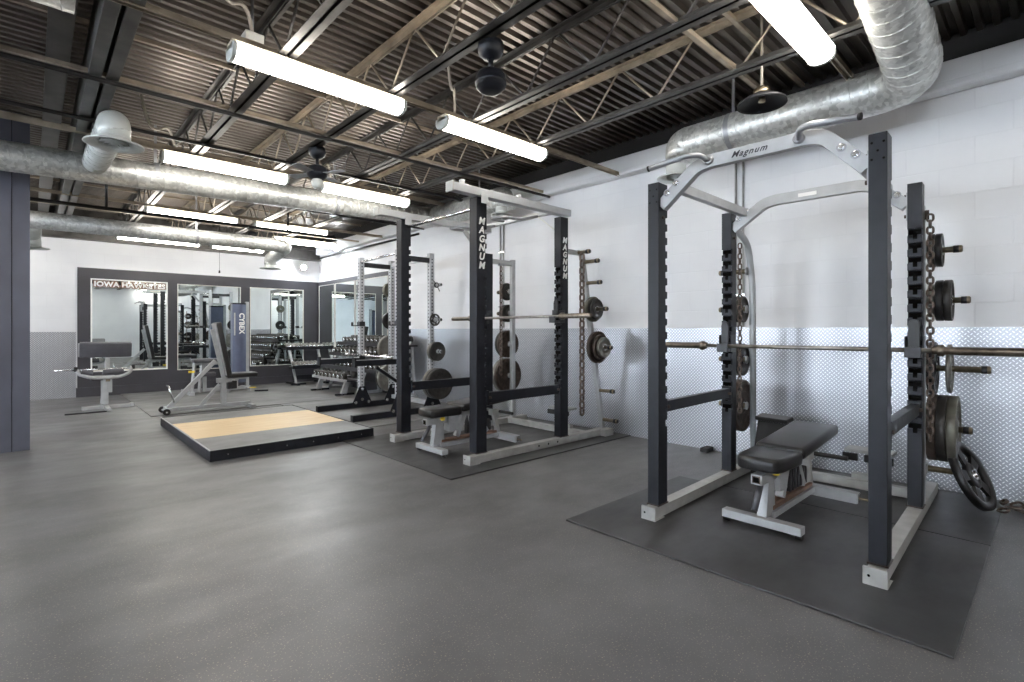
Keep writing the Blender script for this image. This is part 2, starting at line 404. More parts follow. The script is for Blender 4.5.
# ceiling: corrugated deck, ribs running across (along X)
ce = MB('deck_metal'); pit = 0.092
prof = []
y = Y0-.2
while y < Y1+.2:
    prof += [(y, 0.0), (y+.034, 0.0), (y+.044, .036), (y+.082, .036)]; y += pit
vs = []; fs = []
for yy, zz in prof: vs += [(X0-.2, yy, ZD+zz), (X1+.2, yy, ZD+zz)]
n0 = len(vs)
for yy, zz in prof: vs += [(X0-.2, yy, ZD+.1), (X1+.2, yy, ZD+.1)]
for i in range(len(prof)-1): fs.append((i*2, i*2+1, i*2+3, i*2+2)); fs.append((n0+i*2+2, n0+i*2+3, n0+i*2+1, n0+i*2))
ce.add(vs, fs)
struct('ceiling', ce, 'dark corrugated metal roof deck')
# strip above the painted walls, ledge on the right wall, dark header on the back wall
struct('trim_1', MB('plaster_dark').box((X1-.005, Y0, ZW), (X1+.2, Y1, ZD+.05)).box((X0-.2, Y0, ZW), (X0+.005, Y1, ZD+.05)).box((X0, Y0-.2, ZW), (X1, Y0+.005, ZD+.05)))
struct('trim_2', MB('white_wall').box((X1-.15, Y0, 2.99), (X1, Y1-.15, 3.20)), 'white ledge along the top of the right wall', bevel=.02)
struct('trim_3', MB('joist_grey').box((X0, Y1-.12, 2.86), (X1, Y1+.005, 2.90)).box((X0, Y1-.05, 2.86), (X1, Y1, ZD+.05)).box((X0, Y1-.12, 3.1), (X1, Y1, 3.14)), 'dark steel header above the back wall')
# tread plate wainscot
struct('trim_4', MB('tread_plate').box((X1-.008, Y0, 0.0), (X1, 8.75, 1.24)), 'aluminium tread plate on the lower right wall')
struct('trim_5', MB('tread_plate').box((X0, Y1-.008, 0.0), (0.58, Y1, 1.185)), 'aluminium tread plate on the lower back wall')

# dark mirror boards
struct('trim_6', MB('panel_dark').box((0.60, Y1-.035, 0), (X1, Y1, 2.36)).box((0.58, Y1-.055, 0), (X1, Y1-.03, .17)), 'dark painted board behind the back wall mirrors')
struct('trim_7', MB('panel_dark').box((X1-.035, 8.75, 0), (X1, Y1, 2.36)).box((X1-.055, 8.75, 0), (X1, Y1, .17)), 'dark painted board behind the right wall mirrors')
def mirror(name, label, a, b_, fw, fmat):
    """a,b_ opposite corners on the wall, thin frame of width fw"""
    onback = abs(a[1]-b_[1]) < .01
    t = thing(name, label, 'mirror', a, group=None)
    L = (b_[0]-a[0]) if onback else (b_[1]-a[1]); Hh = b_[2]-a[2]
    def bx(mb, u0, u1, z0, z1, d0, d1):
        if onback: mb.box((u0, -d0, z0), (u1, -d1, z1))
        else: mb.box((-d0, u0, z0), (-d1, u1, z1))
    g = MB('mirror_glass'); bx(g, fw*.5, L-fw*.5, fw*.5, Hh-fw*.5, 0, .006); g.build('mirror_glass', t)
    f = MB(fmat); bx(f, 0, fw, 0, Hh, 0, .012); bx(f, L-fw, L, 0, Hh, 0, .012); bx(f, fw, L-fw, 0, fw, 0, .012); bx(f, fw, L-fw, Hh-fw, Hh, 0, .012)
    f.build('frame', t)
    return t
yb = Y1-.036
m1_ = mirror('wall_mirror', 'white-edged wall mirror with white team lettering across its top', (.785, yb, .445), (1.975, yb, 2.17), .022, 'lettering_white')
text('lettering', 'IOWA HAWKEYES', .130, basis((.597, -.012, 1.625), (1,0,0), (0,0,1)), m1_, 'lettering_white', ext=.001, bold=.005, space=1.04)
text('lettering_outline', 'IOWA HAWKEYES', .130, basis((.597, -.009, 1.625), (1,0,0), (0,0,1)), m1_, 'wood_rail', ext=.001, bold=.02, space=1.04)['label'] = 'dark outline around the letters'
mirror('wall_mirror', 'back wall mirror behind the blue-grey shrouded cable machine', (2.14, yb, .41), (3.31, yb, 2.15), .012, 'off_white')
mirror('wall_mirror', 'back wall mirror nearest the corner, reflecting the dumbbell racks', (3.495, yb, .42), (4.665, yb, 2.16), .012, 'off_white')
xb = X1-.036
for y0_, y1_, lb in ((8.86, 10.2, 'right wall mirror behind the grey squat rack, farthest from the corner'), (10.25, 11.2, 'middle mirror of the right wall, above the dumbbell racks'), (11.25, 12.1, 'right wall mirror touching the room corner')):
    mirror('wall_mirror', lb, (xb, y0_, .42), (xb, y1_, 2.27), .012, 'off_white')

# ------------------------------------------------------------------ floor mats
def matp(name, label, x0, x1, y0, y1, h=.012, mt='rubber_mat', group=None):
    o = MB(mt).box((0, 0, 0), (x1-x0, y1-y0, h)).build(name, bevel=.003); o.location = (x0, y0, 0)
    return tag(o, label, 'mat', group)
matp('rubber_mat', 'worn black rubber mat under the front half of the near rack', 2.49, 3.92, .27, 2.16)
matp('rubber_mat', 'worn black rubber mat between the near rack and the wall', 3.935, 5.03, .27, 1.95, .010)
matp('rubber_mat', 'dark rubber mat under the rack with the vertical lettering', 2.48, 5.03, 3.38, 5.36)
matp('rubber_mat', 'large scuffed rubber mat under the incline bench and squat rack', 1.22, 4.95, 8.72, 12.14, .012, 'rubber_tile')
matp('rubber_mat', 'small scuffed rubber mat under the grey squat rack', 2.95, 5.03, 5.9, 8.70, .010, 'rubber_tile')

# ------------------------------------------------------------------ column and girder
col = MB('column_paint').box((-.275, 7.16, 0), (-.015, 7.42, ZD)).box((-.15, 7.155, 0), (-.146, 7.162, ZD), mat='notch_dark')
struct('trim_8', col, 'dark blue-grey painted column with the round duct crossing its top', bevel=.004)
for xc, a, b_ in ((-4.2, 3.0, 3.26), (-.145, -1.0, -.74)):
    pass
gd = thing('ceiling_girder', 'wide grey double steel girder passing above the big white diffuser', 'girder', (.37, Y0, 3.0))
MB('joist_grey').box((-.085, 0, 0), (-.012, Y1-Y0, .012)).box((-.085, 0, .012), (-.07, Y1-Y0, .30)).box((-.085, 0, .30), (-.02, Y1-Y0, .312)).build('channel', gd, bevel=.003)
MB('joist_grey').box((.012, 0, 0), (.085, Y1-Y0, .012)).box((.07, 0, .012), (.085, Y1-Y0, .30)).box((.02, 0, .30), (.085, Y1-Y0, .312)).build('channel', gd, bevel=.003)
MB('joist_grey').box((-.30, 0, .16), (-.17, Y1-Y0, .18)).box((-.245, 0, .18), (-.225, Y1-Y0, .40)).build('side_beam', gd, bevel=.003)

def joist(x, pale, label):
    t = thing('ceiling_joist', label, 'joist', (x, Y0, 3.0), group='open web joists under the roof deck')
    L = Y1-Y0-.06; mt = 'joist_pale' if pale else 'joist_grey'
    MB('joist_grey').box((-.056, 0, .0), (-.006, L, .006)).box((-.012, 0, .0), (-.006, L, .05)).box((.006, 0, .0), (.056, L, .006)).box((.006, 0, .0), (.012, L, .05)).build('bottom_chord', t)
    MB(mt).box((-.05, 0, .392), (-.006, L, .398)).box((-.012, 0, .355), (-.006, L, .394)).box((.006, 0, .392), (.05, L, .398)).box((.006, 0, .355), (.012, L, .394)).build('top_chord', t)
    w = MB(mt); y = .1; k = 0; st = .33; pts = []
    while y < L: pts.append(V((0, y, .02 if k % 2 else .385))); y += st; k += 1
    for i in range(len(pts)-1): w.cyl(pts[i], pts[i+1], .0095, n=6)
    w.build('web', t)
    return t
for i in range(13):
    x = 1.213+.785*(i-9)
    if abs(x-.42) < .1: continue
    if x > 4.9: continue
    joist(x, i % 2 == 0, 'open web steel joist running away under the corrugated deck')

# cross pipes and bridging
def pipe(y, x0, x1, z, r, label, mt='pipe_black', name='ceiling_pipe', group='black pipes crossing under the joists'):
    o = MB(mt).cyl((0,0,0), (x1-x0,0,0), r, n=10).build(name); o.location = (x0, y, z)
    return tag(o, label, 'pipe', group)
pl = 'slim black pipe crossing under the roof joists'
for y, z in ((4.62, 2.98), (5.57, 2.985), (7.6, 2.985), (-.6, 2.985)):
    pipe(y, X0, X1-.05, z, .017, pl)
sp_ = thing('sprinkler_pipe', 'black sprinkler pipe crossing below the far round duct hangers', 'pipe', (X0, 8.05, 2.72))
MB('pipe_black').cyl((0,0,0), (9.6,0,0), .022, n=10).build('pipe', sp_)
for xx in (5.95+.72, 5.95+2.9):
    MB('pipe_black').cyl((xx,0,0), (xx,0,.66), .016, n=8).build('drop', sp_)
br_ = [(1.30, 1), (4.4, 1), (6.9, 1), (9.6, 1)]
for y, _ in br_:
    for zz, dz in ((3.035, 0), (3.37, 0)):
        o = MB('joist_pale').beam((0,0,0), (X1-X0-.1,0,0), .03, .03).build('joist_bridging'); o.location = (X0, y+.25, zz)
        tag(o, 'thin steel angle tying the roof joists together crosswise', 'bridging', 'bridging angles between the joists')
for y in (1.02, 3.47, 6.02, 8.9):
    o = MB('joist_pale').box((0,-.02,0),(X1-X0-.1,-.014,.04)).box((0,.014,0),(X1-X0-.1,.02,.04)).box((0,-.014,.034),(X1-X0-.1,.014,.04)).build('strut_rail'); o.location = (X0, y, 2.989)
    tag(o, 'long pale channel rail carrying a row of strip lights', 'rail', 'rails carrying the strip lights')
# boxes and cables
def jbox(x, y, z, label):
    t = thing('junction_box', label, 'electrical box', (x, y, z))
    MB('off_white').box((-.055,-.055,0), (.055,.055,.055)).build('box', t, bevel=.004)
    MB('grey_steel').cyl((0,0,.055), (0,0,.3), .01, n=8).build('conduit', t)
jbox(.93, 2.62, 3.02, 'square junction box under the deck above the near diffuser')
jbox(1.02, 3.5, 3.03, 'small pale junction box left of the first long lamp')
def cable(pts, label, r=.012, mt='cable_grey'):
    P = smooth_path(pts, .3, 8); o0 = V(pts[0]); o = MB(mt).tube([p-o0 for p in P], r, 8).build('power_cable'); o.location = o0
    return tag(o, label, 'cable', 'flexible cables feeding the strip lights')
cb_l = 'pale flexible cable looping from the deck down to a strip light'
for (x, y) in ((.98, 3.5), (2.55, 3.5), (1.0, 6.05), (2.6, 6.05)):
    cable([(x-.28, y-.35, 3.36), (x-.2, y-.3, 3.05), (x-.02, y-.1, 3.22), (x+.06, y, 2.985)], cb_l)
for (x, y) in ((2.6, 8.9), (3.4, 8.9), (2.3, 7.5)):
    cable([(x-.3, y+.3, 3.3), (x-.25, y+.1, 2.98), (x+.02, y+.1, 3.25), (x+.05, y, 3.02)], 'pale flexible conduit looping among the joists over the far duct', r=.015)

# ------------------------------------------------------------------ strip lights
def strip_light(x, y, label, z=2.9, L=1.2):
    t = thing('strip_light', label, 'ceiling light', (x, y, z), group=None)
    MB('lamp_housing').box((0, -.055, .035), (L, .055, .085)).box((.2, -.02, .085), (.23, .02, .12)).box((L-.23, -.02, .085), (L-.2, .02, .12)).build('housing', t, bevel=.004)
    le = MB('lens_glow'); n = 12; pr_ = []
    for i in range(n+1):
        a = PI*i/n; pr_.append((-.076*math.cos(a), .035-.062*math.sin(a)**.8 if math.sin(a) > 0 else .035))
    pr_ = [(-.076, .060)] + pr_ + [(.076, .060)]
    le.prism(pr_, (.025, 0, 0), (0,1,0), (0,0,1), (L-.05, 0, 0))
    l = le.build('lens', t)
    for xx in (0, L-.025):
        MB('diffuser_white').prism([(p*1.06, q if q > .03 else q-.004) for p, q in pr_], (xx, 0, 0), (0,1,0), (0,0,1), (.025, 0, 0)).build('end_cap', t, bevel=.002)
    return t
names = {(.88, 3.47): 'long strip light hanging upper left of centre, nearest of its pair', (2.45, 3.47): 'strip light in the middle of the ceiling above the lettered rack',
 (2.40, 1.02): 'large close strip light at the top right, cut off by the picture edge', (.92, 6.02): 'strip light just left of the far black fan, above the main duct', (2.50, 6.02): 'strip light just right of the far black fan, above the main duct',
 (1.17, 8.9): 'left strip light of the row between the two ducts', (2.62, 8.9): 'right strip light of the row between the two ducts',
 }
for (x, y), lb in names.items(): strip_light(x, y, lb)
strip_light(.99, 10.5, 'left strip light just below the far duct, nearest the back wall', 2.73); strip_light(2.36, 10.5, 'right strip light just below the far duct, nearest the back wall', 2.73, .9)
strip_light(3.3, 10.1, 'strip light at the far right near the glaring flood lamp')
for x, y in ((.3, -1.6), (-1.6, -.6), (-3.6, 2.3), (-1.8, -2.6), (-1.5, 8.9), (-3.4, 10.6), (-1.5, 10.9), (.2, -3.4), (3.4, -3.9), (-3.6, 7.8), (-2.6, 5.6)):  # unseen lights added out of view to brighten the room, mostly its back left
    o = strip_light(x, y, 'unseen strip light added behind or left of the camera to brighten the gym'); o['group'] = 'added strip lights outside the picture'

def flood(p, ax, label):
    t = thing('flood_lamp', label, 'lamp', p); a = V(ax).normalized()
    MB('off_white').lathe([(0,-.06),(.035,-.06),(.045,-.02),(.06,.02),(.062,.03),(.055,.03),(.04,.0),(0,-.005)], (0,0,0), a, 20).build('reflector', t)
    MB('flood_glow').sphere(a*.03, .05, 12).build('bulb', t)
    return t
f1 = flood((4.90, 10.9, 3.02), (-.6,-.7,-.35), 'small glaring white flood lamp high on the right wall')
f2 = flood((4.62, 12.05, 2.68), (-.3,-.9,-.2), 'small glaring white flood lamp on the back wall near the corner')
MB('off_white').box((-.03, .02, -.03), (.15, .08, .03)).build('bracket', f1); MB('off_white').box((-.03, .04, -.04), (.03, .14, .04)).build('bracket', f2)

# ------------------------------------------------------------------ ducts
def duct(label, pts, r, rc=.35, seam=.115, hangers=(), mt='galvanised'):
    P = smooth_path(pts, rc, 8); o0 = V(pts[0]); P = [p-o0 for p in P]
    t = thing('spiral_duct', label, 'duct', o0)
    MB(mt).tube(P, r, 32).build('pipe', t)
    # raised helical seam
    L = [0]
    for i in range(1, len(P)): L.append(L[-1]+(P[i]-P[i-1]).length)
    tot = L[-1]; n = int(tot/seam*20); S = []; nrm = None; seg = 0; up = None
    for i in range(n+1):
        s = tot*i/n
        while seg < len(P)-2 and L[seg+1] < s: seg += 1
        d = (P[seg+1]-P[seg]).normalized()
        if nrm is None: nrm = V((0,0,1)) if abs(d.z) < .9 else V((1,0,0))
        nrm = (nrm-d*nrm.dot(d)).normalized(); bn = d.cross(nrm); a = 2*PI*i/20
        S.append(P[seg]+d*(s-L[seg])+(nrm*math.cos(a)+bn*math.sin(a))*(r+.0005))
    MB('galvanised').tube(S, .0035, 4).build('seam', t)
    for (h, ax) in hangers:
        c = V(h)-o0; ax = V(ax); e = V((0,0,1)); s_ = ax.cross(e)
        ring = [c+(s_*math.cos(a)+e*math.sin(a))*(r+.006) for a in [2*PI*k/24 for k in range(24)]]
        hb = MB('grey_steel'); vs = []
        for q in ring: vs += [q-ax*.02, q+ax*.02]
        hb.add(vs, [(2*k, 2*k+1, (2*k+3) % 48, (2*k+2) % 48) for k in range(24)], True)
        hb.box(c+e*(r)-ax*.012-s_*.004, c+e*(ZD-.02-h[2])+ax*.012+s_*.004)
        hb.build('strap', t)
    return t
duct('big spiral duct crossing the left half of the room below the joists', [(X0+.3, 6.55, 2.64), (4.42, 6.5, 2.925)], .135, hangers=[((-.9,6.53,2.784),(1,0,0)), ((.95,6.52,2.838),(1,0,0)), ((2.9,6.51,2.88),(1,0,0))])
duct('spiral duct running along the right wall behind the lettered rack', [(4.40, 6.32, 2.90), (4.40, 4.86, 2.90), (4.40, 4.86, 2.78)], .15, .2, hangers=[((4.40,5.35,2.90),(0,1,0))])
duct('spiral duct along the right wall over the near rack, elbowing at the top right', [(4.35, 2.36, 2.78), (4.35, 2.36, 2.90), (4.35, .66, 2.90), (2.7, .62, 3.20)], .155, .24, hangers=[((4.35,1.9,2.90),(0,1,0))])
duct('spiral duct far back that bends towards the back wall near the mirrors', [(X0+.3, 9.35, 2.68), (3.30, 9.35, 2.70), (3.52, 10.9, 2.66), (3.52, 10.92, 2.54)], .115, .3, hangers=[((1.9,9.35,2.696),(1,0,0))])
duct('short spiral duct end at the top left picture edge', [(X0+.3, 3.45, 3.0), (.16, 3.45, 3.0)], .15)
td = duct('short upright-looking duct branch linking the main duct to the big white diffuser', [(.45, 6.38, 2.84), (.47, 5.05, 2.84), (.47, 5.05, 2.72)], .105, .2, mt='diffuser_white')
duct('short duct branch off the far duct to the left back diffuser', [(.0, 9.46, 2.66), (.0, 10.3, 2.62), (.0, 10.3, 2.50)], .10, .2, mt='diffuser_white')
def diffuser(p, r, label, drop=.12):
    t = thing('air_diffuser', label, 'air vent', p)
    MB('diffuser_white').lathe([(r*.52, drop), (r*.52, .03), (r*.62, .018), (r*.98, .008), (r, 0), (r*.97, -.004), (r*.70, .008), (r*.62, .02), (r*.56, .03), (r*.5, .03)], (0,0,0), (0,0,1), 40).build('flange', t)
    c = MB('diffuser_white')
    for q, z in ((.52, .0), (.36, -.005), (.2, -.01)):
        c.lathe([(r*q, z), (r*(q-.11), z+.035), (r*(q-.12), z+.033), (r*(q-.02), z-.001)], (0,0,0), (0,0,1), 32)
    c.lathe([(0, .0), (r*.07, .0), (r*.07, .03)], (0,0,0), (0,0,1), 16)
    for a in (0, PI/2): c.beam((-r*.5*math.cos(a), -r*.5*math.sin(a), .012), (r*.5*math.cos(a), r*.5*math.sin(a), .012), .01, .01)
    c.build('cone', t)
diffuser((.47, 5.05, 2.665), .195, 'big round white ceiling diffuser in front of the main duct')
diffuser((4.31, 2.41, 2.61), .168, 'round white diffuser by the wall above the near rack')
diffuser((4.36, 4.86, 2.68), .14, 'round white diffuser seen through the top of the lettered rack')
diffuser((3.52, 10.92, 2.46), .2, 'round white diffuser over the corner mirrors at the back')
diffuser((.0, 10.3, 2.42), .2, 'round white diffuser beside the dark column at the back left')

# ------------------------------------------------------------------ fans and pendant
def fan(p, label, blades):
    t = thing('ceiling_fan', label, 'ceiling fan', p)
    MB('black_paint').lathe([(0,0),(.045,0),(.065,.006),(.08,.02),(.088,.03),(.093,.034),(.093,.048),(.098,.05),(.098,.066),(.093,.068),(.093,.09),(.09,.105),(.075,.125),(.03,.14),(0,.14)], (0,0,0), (0,0,1), 32).build('motor', t)
    MB('black_paint').cyl((0,0,.13), (0,0,.22), .016, n=10).build('down_rod', t)
    MB('black_paint').lathe([(.02,.205),(.05,.215),(.075,.24),(.082,.27),(.078,.31),(.05,.33),(0,.33)], (0,0,0), (0,0,1), 28).build('canopy', t)
    if blades:
        for k in range(4):
            a = k*PI/2+.5; d = V((math.cos(a), math.sin(a), 0)); s = V((-math.sin(a), math.cos(a), .12))
            MB('grey_steel').prism([(.07,-.03),(.30,-.05),(.32,0),(.30,.05),(.07,.03)], (0,0,.055), d, s, (0,0,.006)).build('blade', t)
        MB('diffuser_white').lathe([(0,-.09),(.035,-.085),(.05,-.06),(.055,-.02),(.045,.0)], (0,0,0), (0,0,1), 20).build('light_globe', t)
        MB('cable_grey').cyl((0,0,-.09), (0,0,-.2), .003, n=5).build('pull_chain', t)
fan((2.09, 2.43, 2.70), 'black ceiling fan motor hanging nearest, top centre of the picture', False)
fan((2.05, 5.0, 2.70), 'black ceiling fan with short grey blades, between two far strip lights', True)
fan((2.9, 9.95, 2.66), 'small dark ceiling fan far back near the glaring flood lamp', False)
p_ = thing('pendant_shade', 'dark dish-shaped pendant shade hanging on a rod near the wall duct', 'pendant', (3.60, 1.38, 2.74))
MB('dark_steel').lathe([(.155,.0),(.15,.02),(.10,.05),(.05,.075),(.03,.08),(.0,.08)], (0,0,0), (0,0,1), 32).lathe([(.155,0),(.145,.012),(.09,.042),(.04,.062),(0,.062)], (0,0,0), (0,0,1), 32, mat='black_paint').build('shade', p_)
MB('brass').lathe([(.05,.078),(.055,.1),(.03,.12),(0,.12)], (0,0,0), (0,0,1), 20).cyl((0,0,.05), (0,0,.02), .022, n=14).build('fitting', p_)
MB('cable_grey').cyl((0,0,.12), (0,0,.62), .009, n=8).build('rod', p_)
tag(MB('pipe_black').cyl((0,0,0),(0,0,1.04), .003, n=5).cyl((0,0,-.05),(0,0,0), .016, .012, n=10).build('hanging_cord'), 'thin cord with a small bob hanging in front of the back wall', 'cord').location = (2.62, 11.0, 2.36)

# conduits on the right wall
for y, z0, lb in ((2.14, 1.25, 'pair of thin vertical conduits on the white wall behind the near rack'), (5.6, 1.25, 'pair of thin vertical conduits on the white wall behind the lettered rack')):
    t = thing('wall_conduit', lb, 'conduit', (X1, y, z0))
    for dy in (-.035, .035): MB('white_paint_metal').cyl((-.016, dy, 0), (-.016, dy, 3.0-z0), .011, n=10).build('conduit', t)
    for z in (.3, 1.1): MB('chrome').box((-.03, -.06, z), (-.001, .06, z+.02)).build('clamp', t)
# long conduit high on the right wall
o = MB('pipe_black').cyl((0,0,0),(0,4.3,0), .02, n=10).build('wall_pipe'); o.location = (X1-.03, 7.8, 2.93); tag(o, 'dark pipe running high along the right wall towards the corner', 'pipe')

# ================================================================== WEIGHTS, CHAINS
def plate(r, t, mt, label, loc, ax=(0,1,0), group=None, hole=.03, spokes=0):
    """cast olympic plate centred on loc, axis ax; deep rim, recessed web with raised hub"""
    b = MB(mt); rim = r*.86; wb = t*.28; hb = r*.30 if r > .12 else r*.42
    prof = [(hole, -t*.5), (hb*.8, -t*.5), (hb, -t*.32), (hb*1.15, -wb), (rim*.97, -wb), (rim, -t*.46), (rim+.004, -t*.5), (r-.004, -t*.5), (r, -t*.42),
            (r, t*.42), (r-.004, t*.5), (rim+.004, t*.5), (rim, t*.46), (rim*.97, wb), (hb*1.15, wb), (hb, t*.32), (hb*.8, t*.5), (hole, t*.5), (hole, -t*.5)]
    if spokes:
        b.lathe([(hole,-t*.4),(hb*1.1,-t*.4),(hb*1.25,-t*.25),(hb*1.25,t*.25),(hb*1.1,t*.4),(hole,t*.4),(hole,-t*.4)], (0,0,0), (0,0,1), 32)
        b.lathe([(rim*.9,-t*.36),(rim,-t*.5),(r-.004,-t*.5),(r,-t*.4),(r,t*.4),(r-.004,t*.5),(rim,t*.5),(rim*.9,t*.36),(rim*.9,-t*.36)], (0,0,0), (0,0,1), 44)
        for k in range(spokes):
            a = 2*PI*k/spokes+.3; u = V((math.cos(a), math.sin(a), 0)); w_ = V((-math.sin(a), math.cos(a), 0))
            b.prism([(hb*1.1,-hb*.42),(rim*.93,-hb*.62),(rim*.93,hb*.62),(hb*1.1,hb*.42)], (0,0,-t*.22), u, w_, (0,0,t*.44))
    else: b.lathe(prof, (0,0,0), (0,0,1), 44)
    if r > .15 and not spokes:      # raised blocks standing for the cast ring of marks
        for side in (-1, 1):
            for k in range(10):
                a = 2*PI*k/10; c = V((math.cos(a)*r*.62, math.sin(a)*r*.62, side*(wb+.0015)))
                b.cbox(c, (.028, .045, .003), Matrix.Rotation(a, 3, 'Z'))
    o = b.build('weight_plate'); bb = MB('chrome').lathe([(hole-.003,-t*.51),(hole+.004,-t*.51),(hole+.004,t*.51),(hole-.003,t*.51),(hole-.003,-t*.51)], (0,0,0), (0,0,1), 24).build('bushing', o)
    o.location = loc; o.rotation_mode = 'QUATERNION'; o.rotation_quaternion = V((0,0,1)).rotation_difference(V(ax))
    return tag(o, label, 'weight plate', group)
SIZES = {45: (.225, .05), 35: (.18, .042), 25: (.14, .042), 10: (.115, .036), 5: (.085, .026), 2: (.075, .02)}
WORD = {45: 'large', 35: 'medium-large', 25: 'medium', 10: 'small', 5: 'very small', 2: 'tiny'}
ORD = ['innermost', 'second', 'third', 'fourth', 'fifth', 'sixth']
def stack(loc, dirv, items, where, horn_r=.025):
    """plates threaded on a horn from loc outwards"""
    p = V(loc); d = V(dirv).normalized(); s = .012; n = len(items)
    for i, (k, mt) in enumerate(items):
        r, t = SIZES[k]; c = p + d*(s+t/2); s += t+.003
        pos = 'only plate' if n == 1 else (ORD[i] if i < n-1 else 'outermost')
        if n == 1: lb = '%s %s weight plate alone on %s' % (WORD[k], MN[mt], where)
        else: lb = '%s %s weight plate, %s on %s' % (WORD[k], MN[mt], pos, where)
        plate(r, t, mt, lb, c, d)
MN = {'cast_iron': 'dark iron', 'grey_iron': 'grey iron', 'olive_iron': 'dull olive', 'black_iron': 'black', 'rusty_iron': 'rusty brown'}

def chain(p, n, label, L=.085, w=.055, r=.0085, mt='chain_steel'):
    t = MB(mt); pit = L-2*r*1.15-.004
    for i in range(n):
        z = -L/2 - i*pit; u = V((1,0,0)) if i % 2 else V((0,1,0)); k = (w-2*r)/2; hh = (L-2*r)/2-k
        pts = [V((0,0,z+hh))+u*k*math.cos(a)+V((0,0,k*math.sin(a))) for a in [PI*j/7 for j in range(8)]]
        pts += [V((0,0,z-hh))+u*k*math.cos(a)+V((0,0,k*math.sin(a))) for a in [PI+PI*j/7 for j in range(8)]]
        t.tube(pts, r, 7, closed=True)
    o = t.build('steel_chain'); o.location = p
    return tag(o, label, 'chain')
def hook_bolt(mb, p, mat='rusty_iron'):
    p = V(p); mb.cbox(p+V((0,0,.0)), (.05,.05,.02), mat=mat); mb.cyl(p+V((0,0,-.03)), p+V((0,0,.04)), .012, n=8, mat=mat)

# ================================================================== POWER RACKS
def comb(mb, x0, xt, y0, y1, z0, z1, zs, g=.042, mat='black_paint'):
    """toothed strip between x0 (root) and xt (tooth tips)"""
    sg = 1 if xt > x0 else -1
    P = [(x0, z0), (xt, z0)]
    for z in zs:
        P += [(xt, z-g*.5), (x0+sg*.006, z-g*.5), (x0+sg*.004, z+g*.30), (x0+sg*.010, z+g*.62), (xt-sg*.010, z+g*.62), (xt-sg*.008, z+g*.5), (xt, z+g*.5)]
    P += [(xt, z1), (x0, z1)]
    mb.prism(P, (0, y0, 0), (1,0,0), (0,0,1), (0, y1-y0, 0), mat=mat)
def post(x0, x1, y0, y1, z0, z1, root, notch=None, zs=(), bolts=()):
    b = MB('black_paint'); d = .028
    if notch == 'back':
        b.box((x0, y0, z0), (x1-d, y1, z1)); comb(b, x1-d, x1, y0, y1, z0, z1, zs); b.box((x1-d, y0+.012, zs[0]-.04), (x1-d+.004, y1-.012, zs[-1]+.04), mat='notch_dark')
    elif notch == 'front':
        b.box((x0+d, y0, z0), (x1, y1, z1)); comb(b, x0+d, x0, y0, y1, z0, z1, zs); b.box((x0+d-.002, y0+.004, zs[0]-.04), (x0+d+.004, y1-.004, zs[-1]+.04), mat='notch_dark')
        for z in zs: b.box((x0-.0012, (y0+y1)/2-.034, z-.014), (x0+.01, (y0+y1)/2+.030, z+.014), mat='notch_dark').box((x0-.0012, (y0+y1)/2-.014, z-.046), (x0+.01, (y0+y1)/2+.010, z-.012), mat='notch_dark')
    else: b.box((x0, y0, z0), (x1, y1, z1))
    for (x, y, z, ax) in bolts: b.cyl(V((x,y,z))-V(ax)*.002, V((x,y,z))+V(ax)*.0015, .006, n=10, mat='notch_dark')
    b.box((x0-.006, y0-.006, z0), (x1+.006, y1+.006, z0+.008), mat='rusty_iron')
    return b
ZS = [.60+.088*i for i in range(16)]
def base_beam(x0, x1, y0, y1, root, holes=()):
    b = MB('white_paint_metal').box((x0, y0, .005), (x1, y1, .075))
    b.box((x0-.012, y0-.012, .002), (x0+.003, y1+.012, .085)).box((x0-.012, y0-.012, .0), (x0+.11, y1+.012, .006))
    for x in holes: b.cyl((x, y0-.001, .042), (x, y0+.01, .042), .011, n=12, mat='notch_dark').cyl((x, y1-.01, .042), (x, y1+.001, .042), .011, n=12, mat='notch_dark')
    b.cyl((x0-.014, (y0+y1)/2+.025, .045), (x0-.009, (y0+y1)/2+.025, .045), .007, n=10, mat='notch_dark')
    b.build('base_beam', root, bevel=.004)
def j_hook(x, y, z, root, wd=.085, yellow=False):
    b = MB('rubber_black')
    pr_ = [(-.03,.0),(-.03,.16),(-.022,.19),(0,.2),(.022,.19),(.03,.16),(.03,0)]
    b.prism(pr_, (x-.016, y, z-.01), (0,1,0), (0,0,1), (-.014,0,0), mat='black_iron')
    b.box((x-.075, y-wd/2, z-.055), (x-.002, y+wd/2, z-.028), mat='dark_steel').box((x-.085, y-wd/2, z-.055), (x-.073, y+wd/2, z+.012), mat='dark_steel')
    b.box((x-.03, y-wd/2-.006, z-.055), (x+.07, y-wd/2, z+.08), mat='dark_steel').box((x-.03, y+wd/2, z-.055), (x+.07, y+wd/2+.006, z+.08), mat='dark_steel')
    if yellow: b.box((x-.034, y-.025, z+.05), (x-.0305, y+.025, z+.13), mat='yellow_plastic').lathe([(.006,0),(.013,0),(.013,.003),(.006,.003)], (x-.035, y, z+.09), (-1,0,0), 12, mat='notch_dark')
    b.build('bar_hook', root, bevel=.003)
def safety(x0, x1, y, z, h, root):
    b = MB('black_paint').box((x0, y-.024, z-h/2), (x1, y+.024, z+h/2)).box((x0-.012, y-.038, z-h/2-.02), (x0+.004, y+.038, z+h/2+.02)).box((x1-.004, y-.038, z-h/2-.02), (x1+.012, y+.038, z+h/2+.02))
    b.cyl((x0+.02, y-.045, z), (x0+.02, y+.045, z), .012, n=10, mat='rusty_iron').cyl((x1-.02, y-.045, z), (x1-.02, y+.045, z), .012, n=10, mat='rusty_iron')
    b.build('safety_bar', root, bevel=.003)
